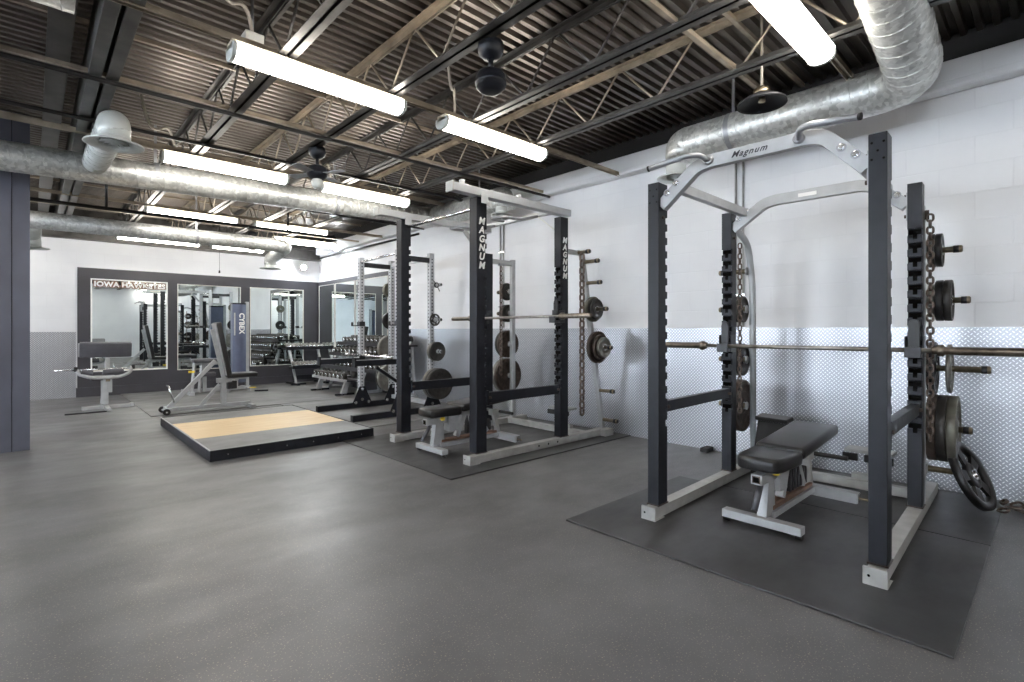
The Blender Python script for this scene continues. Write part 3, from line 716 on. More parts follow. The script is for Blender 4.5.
def horn(p, d, L, root, r=.0245, mt='brass'):
    p, d = V(p), V(d)
    b = MB('silver_paint').lathe([(0,-.002),(.034,-.002),(.034,.006),(.026,.010)], p, d, 18)
    b.lathe([(r*.82,0),(r*.82,L-.05),(r,L-.048),(r,L-.006),(r*.8,L),(0,L)], p, d, 18, mat=mt)
    b.lathe([(r*.86,L-.048),(r*1.02,L-.046),(r*1.02,L-.02),(r*.8,L+.001),(0,L+.001)], p, d, 18, mat='dark_steel')
    b.build('plate_horn', root)

# ---- near rack (curved top bars), slightly turned
RO = V((2.96, .60, .011)); RZ = math.radians(1.8)
rk = thing('power_rack', 'black power rack with curved silver top bars and pull-up handles, nearest the camera', 'power rack', RO, RZ)
rk_inv = Matrix.Rotation(RZ, 4, 'Z')
def rw(x, y, z): return RO + (rk_inv @ V((x, y, z)))     # rack space to world
HY = (0.0, 1.195)
for i, y in enumerate(HY):
    bo = [(0, y+dy, z, (-1,0,0)) for dy in (-.024, .024) for z in (2.11, 2.03)] + [(0, y, 2.07, (-1,0,0))]
    post(0, .115, y-.038, y+.038, .08, 2.155, rk, 'back', ZS, bo).build('front_post', rk, bevel=.003)
    post(1.14, 1.24, y-.038, y+.038, .08, 2.145, rk, 'front', ZS[:15]).build('rear_post', rk, bevel=.002)
    base_beam(-.05, 1.95, y-.038, y+.038, rk)
    safety(.115, 1.14, y, .705, .072, rk)
    j_hook(1.14, y, 1.09, rk)
def hump(x, zt, zb, w, name, side=1):
    p = smooth_path([(x, .045, zb), (x, .23, zt-.018), (x, .30, zt), (x, .85, zt), (x, .93, zt-.018), (x, 1.16, zb)], .045, 4)
    b = MB('silver_paint').flat(p, (1,0,0), .05, .075)
    for y in (.04, 1.165): b.box((x-.03, y-.006, zb-.10), (x+.03, y+.006, zb+.08))
    for (y, z) in ((.095, zb+.075), (.155, zb+.125), (1.11, zb+.075), (1.05, zb+.125)): b.cyl((x-.025, y, z), (x-.028, y, z), .024, n=20, mat='grey_steel').bolt((x-.028, y, z), (-1,0,0), .012)
    for y in (.046, 1.158):
        s = 1 if y < .5 else -1
        for z in (zb-.07, zb+.06): b.cyl((x, y, z), (x, y+s*.014, z), .012, n=6, mat='rusty_iron')
    b.build(name, rk, bevel=.002)
hump(.05, 2.222, 2.005, .05, 'front_crossbar'); hump(1.19, 2.195, 2.015, .05, 'rear_crossbar')
for y in (.14, 1.065): MB('silver_paint').beam((.07, y, 2.115), (1.165, y, 2.13), .045, .06).build('side_link', rk, bevel=.003)
text('lettering', 'Magnum', .050, basis((.0235, .61, 2.222), (0,-1,0), (0,0,1)), rk, 'lettering_black', ext=.0012, shear=.5, bold=.0004, space=1.2)
MB('lettering_white').box((1.162, .56, 2.182), (1.166, .68, 2.208)).build('label_plate', rk)
for s, y0_ in ((1, .84), (-1, .35)):
    P = smooth_path([(.03, y0_, 2.22), (-.05, y0_+s*.02, 2.242), (-.10, y0_+s*.07, 2.24), (-.14, y0_+s*.30, 2.205)], .055, 6)
    h_ = MB('grey_steel').tube(P, .0165, 14); h_.cyl(P[-1], P[-1]+(P[-1]-P[-2]).normalized()*.012, .0175, n=14, mat='rubber_black')
    h_.lathe([(0,0),(.03,0),(.03,.01),(.018,.014)], (.026, y0_, 2.225), (-1,0,.2), 16); h_.build('pull_up_handle', rk)
# storage uprights and horns
MB('silver_paint').tube(smooth_path([(1.24, 1.205, 2.03), (1.34, 1.205, 2.05), (1.60, 1.20, 1.96), (1.68, 1.19, 1.60), (1.70, 1.19, .07)], .12, 6), .027, 12).build('storage_upright', rk)
MB('silver_paint').box((1.33, -.03, .07), (1.38, .02, 2.03)).box((1.24, -.02, 1.93), (1.34, .02, 1.98)).build('storage_upright', rk, bevel=.003)
MB('white_paint_metal').box((1.60, .03, .01), (1.67, 1.18, .075)).build('rear_crossmember', rk, bevel=.004)
HZ = [1.755, 1.41, .947, .54, .25]
for z in HZ: MB('silver_paint').box((1.37, -.02, z-.03), (1.61, .02, z+.03)).build('horn_arm', rk, bevel=.003)
for z, L in zip(HZ, (.19, .23, .33, .24, .24)): horn((1.585, -.01, z), (0,-1,0), L, rk)
for z in (1.72, 1.39, .95, .55): horn((1.62, 1.215, z), (0,1,0), .24, rk)
bk = MB('rusty_iron'); bk.box((1.24, -.03, 1.90), (1.32, -.015, 1.95)); bk.box((1.30, -.055, 1.93), (1.31, .01, 1.99)); bk.build('chain_bracket', rk)
d_ = rk_inv @ V((0,-1,0)); u_ = rk_inv @ V((0,1,0))
where = 'the near rack\'s %s right horn'
stack(rw(1.585, -.012, 1.755), d_, [(10,'cast_iron'),(10,'black_iron')], where % 'top')
stack(rw(1.585, -.012, 1.41), d_, [(10,'grey_iron'),(25,'black_iron'),(25,'cast_iron')], where % 'second')
stack(rw(1.585, -.012, .947), d_, [(35,'black_iron')], where % 'middle')
plate(.165, .022, 'grey_iron', 'thin grey weight plate standing apart near the middle of the near rack\'s third right horn', rw(1.585, -.135, .947), d_)
stack(rw(1.585, -.012, .54), d_, [(45,'rusty_iron'),(45,'cast_iron'),(45,'olive_iron')], where % 'fourth')
# plate hanging loose and tilted on the lowest horn
plate(.225, .044, 'black_iron', 'large black spoked weight plate hanging tilted, almost touching the floor by the wall', rw(1.60, -.245, .24), (-.14, -.9, .42), spokes=5)
wl_ = 'the near rack\'s %s left horn'
stack(rw(1.62, 1.225, 1.39), u_, [(10,'cast_iron'),(10,'cast_iron')], wl_ % 'second')
stack(rw(1.62, 1.225, .95), u_, [(25,'black_iron'),(25,'grey_iron')], wl_ % 'third')
stack(rw(1.62, 1.225, .55), u_, [(45,'rusty_iron'),(45,'cast_iron')], wl_ % 'lowest')
chain(rw(1.305, -.06, 1.97), 36, 'rusty steel chain hanging beside the right rear post of the near rack', L=.062, w=.046, r=.0075)
chain(rw(1.335, 1.165, 1.93), 33, 'thin steel chain hanging beside the left rear post of the near rack', L=.06, w=.04, r=.006)

def barbell(p, L, label, sl=.40, ang=0, mt='bar_steel', smt='bronze_sleeve', r=.0145):
    """along +Y, centred at p"""
    t = thing('barbell', label, 'barbell', p, ang)
    MB(mt).cyl((0,-L/2+sl,0), (0,L/2-sl,0), r, n=16).build('shaft', t)
    for s in (-1, 1):
        y = s*(L/2-sl)
        MB(smt).lathe([(0,-.012),(.02,-.012),(.026,-.008),(.026,.012),(.037,.014),(.037,.042),(.030,.046),(.0248,.048),(.0248,sl-.004),(.022,sl),(0,sl)], (0,y,0), (0,s,0), 22).build('sleeve', t)
    return t
barbell(rw(1.075, .615, 1.083), 2.24, 'bronze-sleeved barbell lying across the near rack, running out of the picture', .40, RZ)
# ---- adjustable benches
def bench(name, label, loc, rz=0, group=None):
    t = thing(name, label, 'weight bench', loc, rz, group)
    B = MB
    b = B('silver_paint').box((-.035, -.23, .028), (.035, .23, .076)); b.build('front_foot', t, bevel=.004)
    for y in (-.21, .21):
        w = B('rubber_black').cyl((.0, y-.016, .026), (.0, y+.016, .026), .026, n=16); w.cyl((0,y-.018,.026),(0,y+.018,.026), .010, n=10, mat='chrome'); w.build('wheel', t)
    b = B('silver_paint').prism([(.0,.076),(.14,.076),(.12,.30),(.035,.30)], (0,-.03,0), (1,0,0), (0,0,1), (0,.06,0))
    b.box((-.08, -.032, .285), (.16, .032, .345)).box((-.082, -.024, .293), (-.070, .024, .337), mat='rusty_iron').box((-.083,-.018,.299),(-.079,.018,.331), mat='notch_dark')
    b.build('front_post', t, bevel=.002)
    B('grey_vinyl').cyl((-.02,.0,.27), (-.11,.0,.14), .019, n=14).cyl((-.02,0,.26), (-.02,0,.29), .012, n=8).build('drag_handle', t)
    b = B('silver_paint').box((.02,-.025,.345),(.20,.025,.375)); b.box((.18,-.045,.20),(.30,.045,.37)); b.build('seat_carriage', t, bevel=.003)
    kb = B('yellow_plastic').lathe([(0,0),(.02,0),(.022,.01),(.018,.03),(0,.032)], (.10,-.034,.335), (0,-1,0), 16).cyl((.10,-.03,.335),(.10,-.0,.335),.008, n=8, mat='chrome'); kb.build('adjust_knob', t)
    b = B('wood_rail').box((.10,-.035,.10),(.82,-.012,.125)).box((.10,.012,.10),(.82,.035,.125)).box((.10,-.012,.095),(.82,.012,.105), mat='dark_steel'); b.build('rail', t, bevel=.002)
    B('silver_paint').box((.08,-.045,.055),(.84,.045,.095)).build('main_beam', t, bevel=.003)
    b = B('silver_paint').beam((.30,0,.13),(.42,0,.40),.05,.05,(0,1,0)).beam((.70,-.0,.13),(.52,0,.42),.04,.05,(0,1,0)); b.box((.34,-.05,.34),(.62,.05,.40)); b.build('backrest_support', t, bevel=.003)
    b = B('dark_steel')
    for i in range(7):
        x = .42+i*.05; b.prism([(x,.14),(x+.026,.14),(x+.03,.22+.02*(i%2)),(x+.012,.33-.012*i),(x+.002,.22)], (0,-.022,0), (1,0,0), (0,0,1), (0,.044,0))
    b.build('adjust_ladder', t, bevel=.002)
    b = B('silver_paint').box((.84,-.30,.03),(.91,.30,.10)); b.box((.86,-.306,.035),(.905,-.299,.095), mat='chrome').cyl((.88,-.30,.06),(.88,-.36,.06), .009, n=8, mat='brass'); b.build('rear_foot', t, bevel=.004)
    b = B('white_paint_metal').beam((.86,.0,.10),(.80,0,.33),.045,.045,(0,1,0)).box((.76,-.035,.29),(.86,.035,.35)); b.build('rear_post', t, bevel=.003)
    B('vinyl').cyl((.86,-.02,.325),(.86,-.24,.325), .016, n=12).cyl((.86,-.02,.325),(.86,.20,.325), .016, n=12).build('handle', t)
    B('vinyl').prism([(-.09,-.09),(-.07,-.12),(.0,-.14),(.27,-.15),(.27,.15),(.0,.14),(-.07,.12),(-.09,.09)], (0,0,.365), (1,0,0), (0,1,0), (0,0,.085)).build('seat_pad', t, bevel=.026, seg=4)
    M = Matrix.Rotation(-.085, 3, 'Y')
    B('vinyl').cbox((.645,0,.460),(.74,.30,.075), M).build('back_pad', t, bevel=.026, seg=4)
    B('dark_steel').cbox((.66,0,.418),(.64,.16,.012), M).build('pad_board', t)
    return t
bn = bench('weight_bench', 'black padded adjustable bench with silver frame inside the near rack', (3.23, 1.24, .012), 0)
bn2 = dup(bn); bn2.location = (2.85, 4.20, .012); bn2['label'] = 'black padded adjustable bench with yellow knob inside the lettered rack'
# low pads behind the benches
def step(name, label, loc, s=1):
    t = thing(name, label, 'foot rest', loc)
    MB('white_paint_metal').box((-.03,-.12,.0),(.03,.12,.05)).box((-.02,-.02,.05),(.02,.02,.22)).box((-.10,-.15,.22),(.06,.15,.245)).build('frame', t, bevel=.004)
    MB('vinyl').box((-.11,-.16,.16),(-.085,.02,.215)).box((-.11,.06,.16),(-.085,.16,.215)).build('foot_pad', t, bevel=.006)
    return t
step('foot_rest', 'low white foot rest behind the bench in the near rack', (4.62, .98, .078)); step('foot_rest', 'low white foot rest behind the bench in the lettered rack', (4.55, 3.98, .078))
def block(label, loc, rz):
    t = thing('padded_wedge', label, 'pad', loc, rz)
    MB('rubber_black').prism([(0,0),(.16,0),(.22,.43),(.12,.45)], (0,-.12,0), (1,0,0), (0,0,1), (0,.24,0)).build('body', t, bevel=.008)
    MB('vinyl').cbox((.155,0,.465),(.12,.27,.035), Matrix.Rotation(-.15,3,'Y')).build('top', t, bevel=.008)
block('black wedge-shaped pad standing behind the left rear post of the near rack', (4.40, 1.67, .012), -.15)
tag(MB('rubber_black').box((-.07,-.04,0),(.07,.04,.045)).build('rubber_stop', bevel=.01), 'small black rubber stop on the floor against the tread plate', 'rubber block').location = (4.95, 2.43, 0)
# chain heaped on the floor at the wall
hp = MB('chain_steel'); P0 = [(0,0),(.05,-.03),(.10,.0),(.14,-.05),(.20,-.04),(.25,-.09),(.30,-.08),(.22,-.12),(.13,-.11),(.05,-.10),(0,-.07),(.10,-.16),(.19,-.18),(.28,-.17),(.35,-.20),(.42,-.26),(.5,-.25)]
for i, (a, b_) in enumerate(P0):
    c = V((a*.55, b_*1.5, .014+.022*(i % 3))); an = random.uniform(0, PI); u = V((math.cos(an), math.sin(an), random.uniform(-.3,.3))).normalized(); w = u.cross(V((0,0,1))).normalized() if i % 2 else (u.cross(V((0,0,1)))+V((0,0,.8))).normalized()
    pts = [c+u*.020+ (u*.018*math.cos(q)+w*.018*math.sin(q)) for q in [-PI/2+PI*j/6 for j in range(7)]] + [c-u*.020-(u*.018*math.cos(q)+w*.018*math.sin(q)) for q in [-PI/2+PI*j/6 for j in range(7)]]
    hp.tube(pts, .0085, 7, closed=True)
tag(hp.build('steel_chain'), 'rusty chain lying in a heap on the floor at the right picture edge', 'chain').location = (4.70, .26, .012)

# ---- second rack (vertical lettering)
R2 = V((2.95, 3.63, .011))
r2 = thing('power_rack', 'black power rack with white vertical lettering on its posts and square silver top beams', 'power rack', R2)
YF = 1.30
for i, y in enumerate((0.0, YF)):
    post(0, .12, y-.005, y+.100, .08, 2.425, r2, 'back', [.62+.088*k for k in range(18)]).build('front_post', r2, bevel=.003)
    if i == 0: post(1.10, 1.22, y-.045, y+.045, .08, 2.40, r2, 'front', [.62+.088*k for k in range(15)]).build('rear_post', r2, bevel=.003)
    else: post(1.14, 1.27, y-.065, y+.025, .08, 2.16, r2, 'front', [.62+.088*k for k in range(15)]).box((1.13, y-.02, 2.16), (1.19, y+.02, 2.43), mat='silver_paint').build('rear_post', r2, bevel=.003)
    base_beam(-.10, 1.90, y-.04, y+.04, r2, (.78, .92, 1.06) if i == 0 else ())
    safety(.12, 1.10, y, .585, .095, r2)
    MB('silver_paint').box((-.29, y-.045, 2.425), (1.27, y+.045, 2.495)).box((-.305, y-.052, 2.415), (-.288, y+.052, 2.505), mat='white_paint_metal').box((.02, y-.052, 2.36), (.10, y-.045, 2.45)).build('top_beam', r2, bevel=.004)
    j_hook(1.10+.04*i, y-.02*i, 1.34, r2, yellow=(i == 1))
MB('silver_paint').beam((1.08, YF-.06, 2.15), (.86, YF-.02, 2.40), .03, .05).build('brace', r2, bevel=.003)
MB('off_white').beam((1.10, .05, 2.28), (1.02, .20, 2.42), .04, .012).build('brace', r2, bevel=.002)
MB('chrome').cyl((.06, .045, 2.34), (.06, YF-.045, 2.34), .017, n=14).build('pull_up_bar', r2)
MB('silver_paint').box((1.08, .0, 2.45), (1.14, YF, 2.49)).build('rear_top_beam', r2, bevel=.004)
for y in (.25, .95):
    MB('grey_steel').tube(smooth_path([(1.05, y, 2.44), (.80, y, 2.37), (.55, y-.02, 2.36), (.50, y+.16, 2.36), (.72, y+.18, 2.37)], .06, 5), .016, 12).build('grip_handle', r2)
MB('silver_paint').box((.55, .02, 2.50), (.59, .06, 2.55)).box((.52, -.02, 2.495), (.62, .06, 2.51)).box((-.2, -.02, 2.495), (-.1, .06, 2.51)).box((-.17, .0, 2.51), (-.13, .04, 2.55)).build('top_bracket', r2, bevel=.003)
for k, ch in enumerate('MAGNUM'):
    text('letter', ch, .088, basis((.058, -.0062, 2.205-.081*k), (1,0,0), (0,0,1)), r2, 'lettering_white', ext=.001, bold=.003, shear=.2)
    text('letter', ch, .082, basis((1.165, -.0462, 2.155-.075*k), (1,0,0), (0,0,1)), r2, 'lettering_white', ext=.001, bold=.003, shear=.2)
# near storage: slanting upright with horns towards the camera
MB('silver_paint').beam((1.50, 0, 2.06), (1.88, 0, .07), .05, .05, (1,0,0)).box((1.22, -.02, 2.03), (1.50, .02, 2.08)).box((1.78, -.12, .005), (1.93, .05, .08), mat='white_paint_metal').build('storage_upright', r2, bevel=.003)
def sx(z): return 1.50+(2.06-z)/(1.99)*.38
for z in (1.96, 1.73, 1.44, 1.015, .52, .18): horn((sx(z), -.025, z), (0,-1,0), .20 if z > 1.5 or z < .6 else .24, r2)
horn((1.42, -.02, 2.055), (0,-1,0), .16, r2)
w2 = 'the lettered rack\'s %s near horn'
stack(R2+V((sx(1.44), -.035, 1.44)), (0,-1,0), [(25,'olive_iron'),(10,'cast_iron')], w2 % 'third')
stack(R2+V((sx(1.015), -.035, 1.015)), (0,-1,0), [(35,'rusty_iron'),(25,'rusty_iron'),(10,'grey_iron')], w2 % 'fourth')
chain(R2+V((1.385, -.10, 2.045)), 24, 'heavy steel chain hanging in front of the slanting upright of the lettered rack', L=.105, w=.075, r=.0125)
# far storage frame
MB('silver_paint').box((1.22, YF-.02, 2.05), (1.68, YF+.02, 2.11)).box((1.64, YF-.025, .07), (1.70, YF+.025, 2.13)).build('storage_upright', r2, bevel=.004)
MB('white_paint_metal').box((1.55, .04, .01), (1.62, YF-.04, .075)).build('rear_crossmember', r2, bevel=.004)
for z in (1.715, 1.43, 1.025, .61):
    horn((1.65, YF+.024, z), (0,1,0), .25, r2)
w3 = 'the lettered rack\'s %s far horn'
stack(R2+V((1.65, YF+.035, 1.715)), (0,1,0), [(5,'cast_iron'),(10,'cast_iron')], w3 % 'top')
stack(R2+V((1.65, YF+.035, 1.43)), (0,1,0), [(10,'cast_iron'),(10,'black_iron')], w3 % 'second')
stack(R2+V((1.65, YF+.035, 1.025)), (0,1,0), [(35,'rusty_iron'),(35,'cast_iron')], w3 % 'third')
stack(R2+V((1.65, YF+.035, .61)), (0,1,0), [(45,'rusty_iron'),(45,'grey_iron')], w3 % 'lowest')
chain(R2+V((1.44, YF-.03, 2.03)), 24, 'thin brown chain hanging at the far side of the lettered rack', L=.08, w=.05, r=.008)
bk = MB('grey_steel').box((1.40, YF-.05, 2.03), (1.48, YF-.01, 2.06)); bk.build('chain_bracket', r2)
barbell(R2+V((1.045, .64, 1.352)), 2.26, 'long barbell lying across the hooks of the lettered rack', .40, 0)

# ================================================================== GREY SQUAT RACK AT THE BACK
R3 = V((3.77, 6.37, .010)); YG = 1.13
r3 = thing('squat_rack', 'grey perforated squat rack with black feet and arms, farthest of the racks', 'squat rack', R3)
def gpost(name, x, y, h):
    b = MB('rack_grey').box((x-.038, y-.038, .005), (x+.038, y+.038, h))
    z = .30
    while z < h-.04:
        b.cyl((x, y-.0375, z), (x, y-.0392, z), .011, n=8, mat='notch_dark'); b.cyl((x-.0375, y, z), (x-.0392, y, z), .011, n=8, mat='notch_dark'); z += .05
    b.build(name, r3, bevel=.003)
for i, y in enumerate((0, YG)):
    gpost('front_post', 0, y, 2.34); gpost('rear_post', .54, y, 2.34)
    MB('black_paint').box((-.70, y-.04, 0), (.72, y+.04, .085)).build('foot', r3, bevel=.004)
    for x in (0, .54):
        g = MB('black_paint').prism([(-.15,.06),(.15,.06),(.15,.10),(.045,.33),(-.045,.33),(-.15,.10)], (x, y-.046, 0), (1,0,0), (0,0,1), (0,.008,0))
        for a, z in ((-.11,.085),(.11,.085),(0,.13),(0,.29)): g.bolt((x+a, y-.046, z), (0,-1,0), .016)
        g.build('gusset', r3)
    MB('dark_steel').box((.038, y-.03, 2.20), (.50, y+.03, 2.27)).build('top_side_beam', r3, bevel=.003)
    z = .745 if i else .775
    MB('black_paint').box((-.66, y-.035, z-.045), (-.04, y+.035, z+.03)).box((-.675, y-.045, z-.06), (-.655, y+.045, z+.07)).box((-.65, y-.03, z+.03), (-.04, y+.03, z+.036), mat='silver_paint').box((-.05, y-.048, z-.08), (.05, y-.038, z+.06)).build('spotter_arm', r3, bevel=.003)
    MB('dark_steel').box((-.045, y-.05, 1.27), (.045, y+.05, 1.34)).box((-.15, y-.025, 1.27), (-.04, y+.025, 1.285)).box((-.155, y-.025, 1.27), (-.14, y+.025, 1.33)).build('bar_hook', r3, bevel=.003)
MB('chrome').cyl((-.02, .04, 2.29), (-.02, YG-.04, 2.27), .017, n=12).build('pull_up_bar', r3)
MB('rack_grey').box((.51, .038, 2.24), (.57, YG-.038, 2.30)).box((.51, .038, .10), (.57, YG-.038, .16)).build('rear_crossmember', r3, bevel=.003)
MB('black_paint').beam((-.35, 0, .70), (-.02, 0, .48), .04, .05, (0,1,0)).beam((-.30, -.03, .69), (-.05, -.03, .52), .012, .02, (0,1,0), mat='chrome').build('arm_brace', r3, bevel=.003)
for z in (1.868, 1.36, .897, .428): horn(V((.56, -.04, z)), (0,-1,0), .20, r3, mt='silver_paint')
for z in (1.87, 1.36, .90, .42): horn(V((.56, YG+.04, z)), (0,1,0), .20, r3, mt='silver_paint')
w4 = 'the grey squat rack\'s %s near horn'; w5 = 'the grey squat rack\'s %s far horn'
plate(.09, .022, 'cast_iron', 'very small spoked weight plate on the grey squat rack\'s second near horn', R3+V((.56, -.078, 1.36)), (0,-1,0), spokes=4)
stack(R3+V((.56, -.055, .897)), (0,-1,0), [(25,'grey_iron'),(25,'cast_iron')], w4 % 'third')
stack(R3+V((.56, -.055, .428)), (0,-1,0), [(45,'grey_iron'),(45,'cast_iron'),(45,'cast_iron')], w4 % 'lowest')
cl = thing('spring_collar', 'small collar clip with levers on the top near-side horn of the grey rack', 'clip', R3+V((.56, -.12, 1.868)))
MB('dark_steel').lathe([(.026,-.012),(.04,-.012),(.04,.012),(.026,.012),(.026,-.012)], (0,0,0), (0,1,0), 18).build('ring', cl); MB('dark_steel').cyl((.02,0,-.03),(.05,-.01,-.09),.006,n=6).build('lever', cl); MB('dark_steel').cyl((-.02,0,.03),(-.06,-.01,.06),.006,n=6).build('lever', cl)
stack(R3+V((.56, YG+.055, 1.87)), (0,1,0), [(10,'olive_iron'),(10,'olive_iron')], w5 % 'top')
stack(R3+V((.56, YG+.055, 1.36)), (0,1,0), [(25,'black_iron')], w5 % 'second')
stack(R3+V((.56, YG+.055, .90)), (0,1,0), [(45,'grey_iron'),(35,'grey_iron')], w5 % 'third')
stack(R3+V((.56, YG+.055, .42)), (0,1,0), [(45,'grey_iron'),(45,'cast_iron')], w5 % 'lowest')
barbell(R3+V((-.19, .62, .838)), 1.55, 'short bare barbell resting across the arms of the grey squat rack', .22, 0, mt='chrome', smt='chrome')

# ================================================================== LIFTING PLATFORM
lp = thing('lifting_platform', 'low black-edged lifting platform with a pale oak strip', 'platform', (1.20, 5.36, 0))
PX, PY = 1.65, 2.50
MB('rubber_black').box((.012,.012,0),(PX-.012,PY-.012,.085)).build('base', lp)
MB('rubber_tile').box((.02,.02,.085),(PX-.02,.71,.099)).build('rubber_top', lp); MB('rubber_tile').box((.02,1.87,.085),(PX-.02,PY-.02,.099)).build('rubber_top', lp)
MB('oak_boards').box((.02,.715,.085),(PX-.02,1.865,.099)).build('oak_deck', lp)
e = MB('black_paint').box((0,0,0),(PX,.014,.102)).box((0,PY-.014,0),(PX,PY,.102)).box((PX-.014,.014,0),(PX,PY-.014,.102)).box((0,.014,0),(.014,PY-.014,.102))
for k in range(6): e.cyl((.15+k*.27, -.0015, .05), (.15+k*.27, .002, .05), .007, n=8, mat='chrome')
e.build('edge_frame', lp, bevel=.002)
MB('silver_paint').box((.001,.012,.1021),(.013,PY-.012,.1035)).box((-.001,.012,.095),(.0005,PY-.012,.1035)).build('edge_trim', lp)

# ================================================================== INCLINE BENCH (left of the platform)
ib = thing('incline_bench', 'silver upright bench with dark back pad standing just behind the oak platform', 'weight bench', (1.40, 8.80, .012))
b = MB('silver_paint')
MB('silver_paint').box((.05,-.03,.03),(1.13,.03,.085)).build('main_rail', ib, bevel=.004)
MB('silver_paint').box((1.08,-.27,.0),(1.14,.27,.055)).build('front_foot', ib, bevel=.004)
MB('silver_paint').box((.0,-.16,.03),(.06,.16,.09)).build('rear_foot', ib, bevel=.004)
for y in (-.17, .17): MB('rubber_black').cyl((-.01,y-.018,.045),(-.01,y+.018,.045),.045, n=18).cyl((-.01,y-.02,.045),(-.01,y+.02,.045),.014, n=10, mat='chrome').build('wheel', ib)
MB('silver_paint').beam((.03,0,.08),(.64,0,.74),.055,.055,(0,1,0)).build('rear_strut', ib, bevel=.003)
MB('silver_paint').beam((.44,0,.07),(.70,0,.38),.045,.045,(0,1,0)).build('inner_strut', ib, bevel=.003)
MB('silver_paint').box((.715,-.035,.08),(.785,.035,.46)).build('seat_post', ib, bevel=.003)
MB('silver_paint').beam((.60,0,1.22),(.76,0,.46),.06,.045,(0,1,0)).box((.66,-.05,.40),(.86,.05,.47)).build('back_support', ib, bevel=.003)
MB('chrome').cyl((.10,-.04,.16),(.03,-.06,.40),.012, n=8).cyl((.03,-.06,.40),(.03,.06,.40),.012, n=8).build('push_handle', ib)
M = Matrix.Rotation(-math.atan2(.15,.80), 3, 'Y')
MB('vinyl').cbox((.735,0,.90),(.075,.29,.86), M).build('back_pad', ib, bevel=.022, seg=4)
MB('vinyl_trim').cbox((.692,0,.91),(.012,.26,.80), M).build('pad_board', ib)
MB('vinyl').box((.80,-.15,.475),(1.21,.15,.545)).build('seat_pad', ib, bevel=.02, seg=4)
MB('silver_paint').box((.80,-.03,.44),(1.10,.03,.475)).beam((.95,0,.45),(.80,0,.25),.04,.04,(0,1,0)).build('seat_support', ib, bevel=.003)
MB('dark_steel').box((.80,-.05,.30),(.93,.05,.42)).build('adjuster', ib, bevel=.006)

# ================================================================== CABLE MACHINE IN FRONT OF THE MIRRORS
cm = thing('cable_machine', 'grey cable machine with tall blue-grey weight shroud in front of the mirrors', 'gym machine', (2.89, 11.30, .012))
n = 10; P = [(.02+.25*i/n, -.05-.05*math.sin(PI*i/n)) for i in range(n+1)] + [(.27,.09),(.02,.09)]
MB('shroud_blue').prism(P, (0,0,.16), (1,0,0), (0,1,0), (0,0,1.56)).build('weight_shroud', cm, bevel=.004)
MB('black_paint').prism([(x, y*1.04) for x, y in P], (0,0,1.72), (1,0,0), (0,1,0), (0,0,.03)).build('shroud_cap', cm, bevel=.003)
MB('silver_paint').box((.275,-.03,.0),(.335,.05,1.78)).build('frame_post', cm, bevel=.005)
MB('silver_paint').box((-.75,-.05,.02),(.36,.02,.08)).box((.26,-.35,.0),(.33,.35,.06)).box((-.78,-.45,.0),(-.71,.35,.06)).build('base_frame', cm, bevel=.004)
text('lettering', 'CYBEX', .13, basis((.175, -.1008, 1.34), (0,0,-1), (1,0,0)), cm, 'lettering_white', ext=.001, bold=.004, space=1.05)
MB('white_paint_metal').box((.04,-.088,1.10),(.065,-.08,1.55)).build('info_strip', cm)
for x in (-.74, -.62): MB('silver_paint').beam((x,-.35,.05),(x+.06,-.30,.60),.045,.045).build('seat_strut', cm, bevel=.003)
MB('silver_paint').box((-.70,-.33,.55),(-.30,-.27,.60)).box((-.55,-.33,.05),(-.49,-.27,.56)).build('seat_frame', cm, bevel=.003)
MB('grey_vinyl').box((-.72,-.46,.60),(-.20,-.14,.67)).build('seat_pad', cm, bevel=.02, seg=4)
MB('grey_vinyl').box((-.70,-.42,.34),(-.35,-.30,.42)).build('leg_roller', cm, bevel=.03, seg=4)
MB('white_paint_metal').box((-.12,-.32,.06),(.06,-.16,.24)).build('stack_cover', cm, bevel=.03, seg=3)
MB('yellow_plastic').box((-.80,-.40,.42),(-.70,-.39,.46)).build('warning_tag', cm); MB('yellow_plastic').box((.25,-.36,.062),(.37,-.33,.075)).build('warning_tag', cm)
MB('black_paint').beam((.30,-.50,.02),(.52,-.60,.02),.04,.03).build('foot_pedal', cm, bevel=.004)

# ================================================================== PREACHER BENCH AT THE LEFT
ph = thing('preacher_bench', 'silver curl bench with wide dark pad beside the dark-framed first mirror', 'weight bench', (.84, 10.15, 0))
MB('grey_vinyl').cbox((0,-.03,.915),(.64,.09,.235), Matrix.Rotation(.18,3,'X')).build('arm_pad', ph, bevel=.022, seg=4)
MB('vinyl_trim').cbox((0,.022,.925),(.62,.012,.225), Matrix.Rotation(.18,3,'X')).cbox((-.326,-.03,.915),(.012,.07,.20), Matrix.Rotation(.18,3,'X')).build('pad_board', ph)
MB('silver_paint').box((-.01,-.03,.42),(.05,.03,.80)).build('pad_post', ph, bevel=.003)
MB('silver_paint').prism([(-.07,0),(-.03,.44),(.03,.44),(.03,0)], (0,-.03,.07), (1,0,0), (0,0,1), (0,.06,0)).box((.02,-.04,.25),(.075,.04,.52)).box((-.005,-.045,.42),(.05,-.04,.50), mat='brass').build('main_post', ph, bevel=.003)
MB('silver_paint').box((-.28,-.03,.0),(.34,.03,.05)).box((.30,-.045,.0),(.35,.045,.06)).box((-.29,-.05,.0),(-.24,.05,.05)).build('foot', ph, bevel=.004)
MB('silver_paint').box((-.03,-.45,.0),(.03,.0,.05)).box((-.50,-.45,.0),(.0,-.42,.02), mat='dark_steel').build('base_rail', ph, bevel=.004)
P = smooth_path([(-.35,-.02,.62),(-.33,-.04,.55),(-.18,-.06,.49),(.0,-.06,.48),(.18,-.06,.49),(.30,-.04,.55),(.33,-.02,.64)], .12, 5)
MB('silver_paint').tube(P, .026, 12).build('bar_cradle', ph)
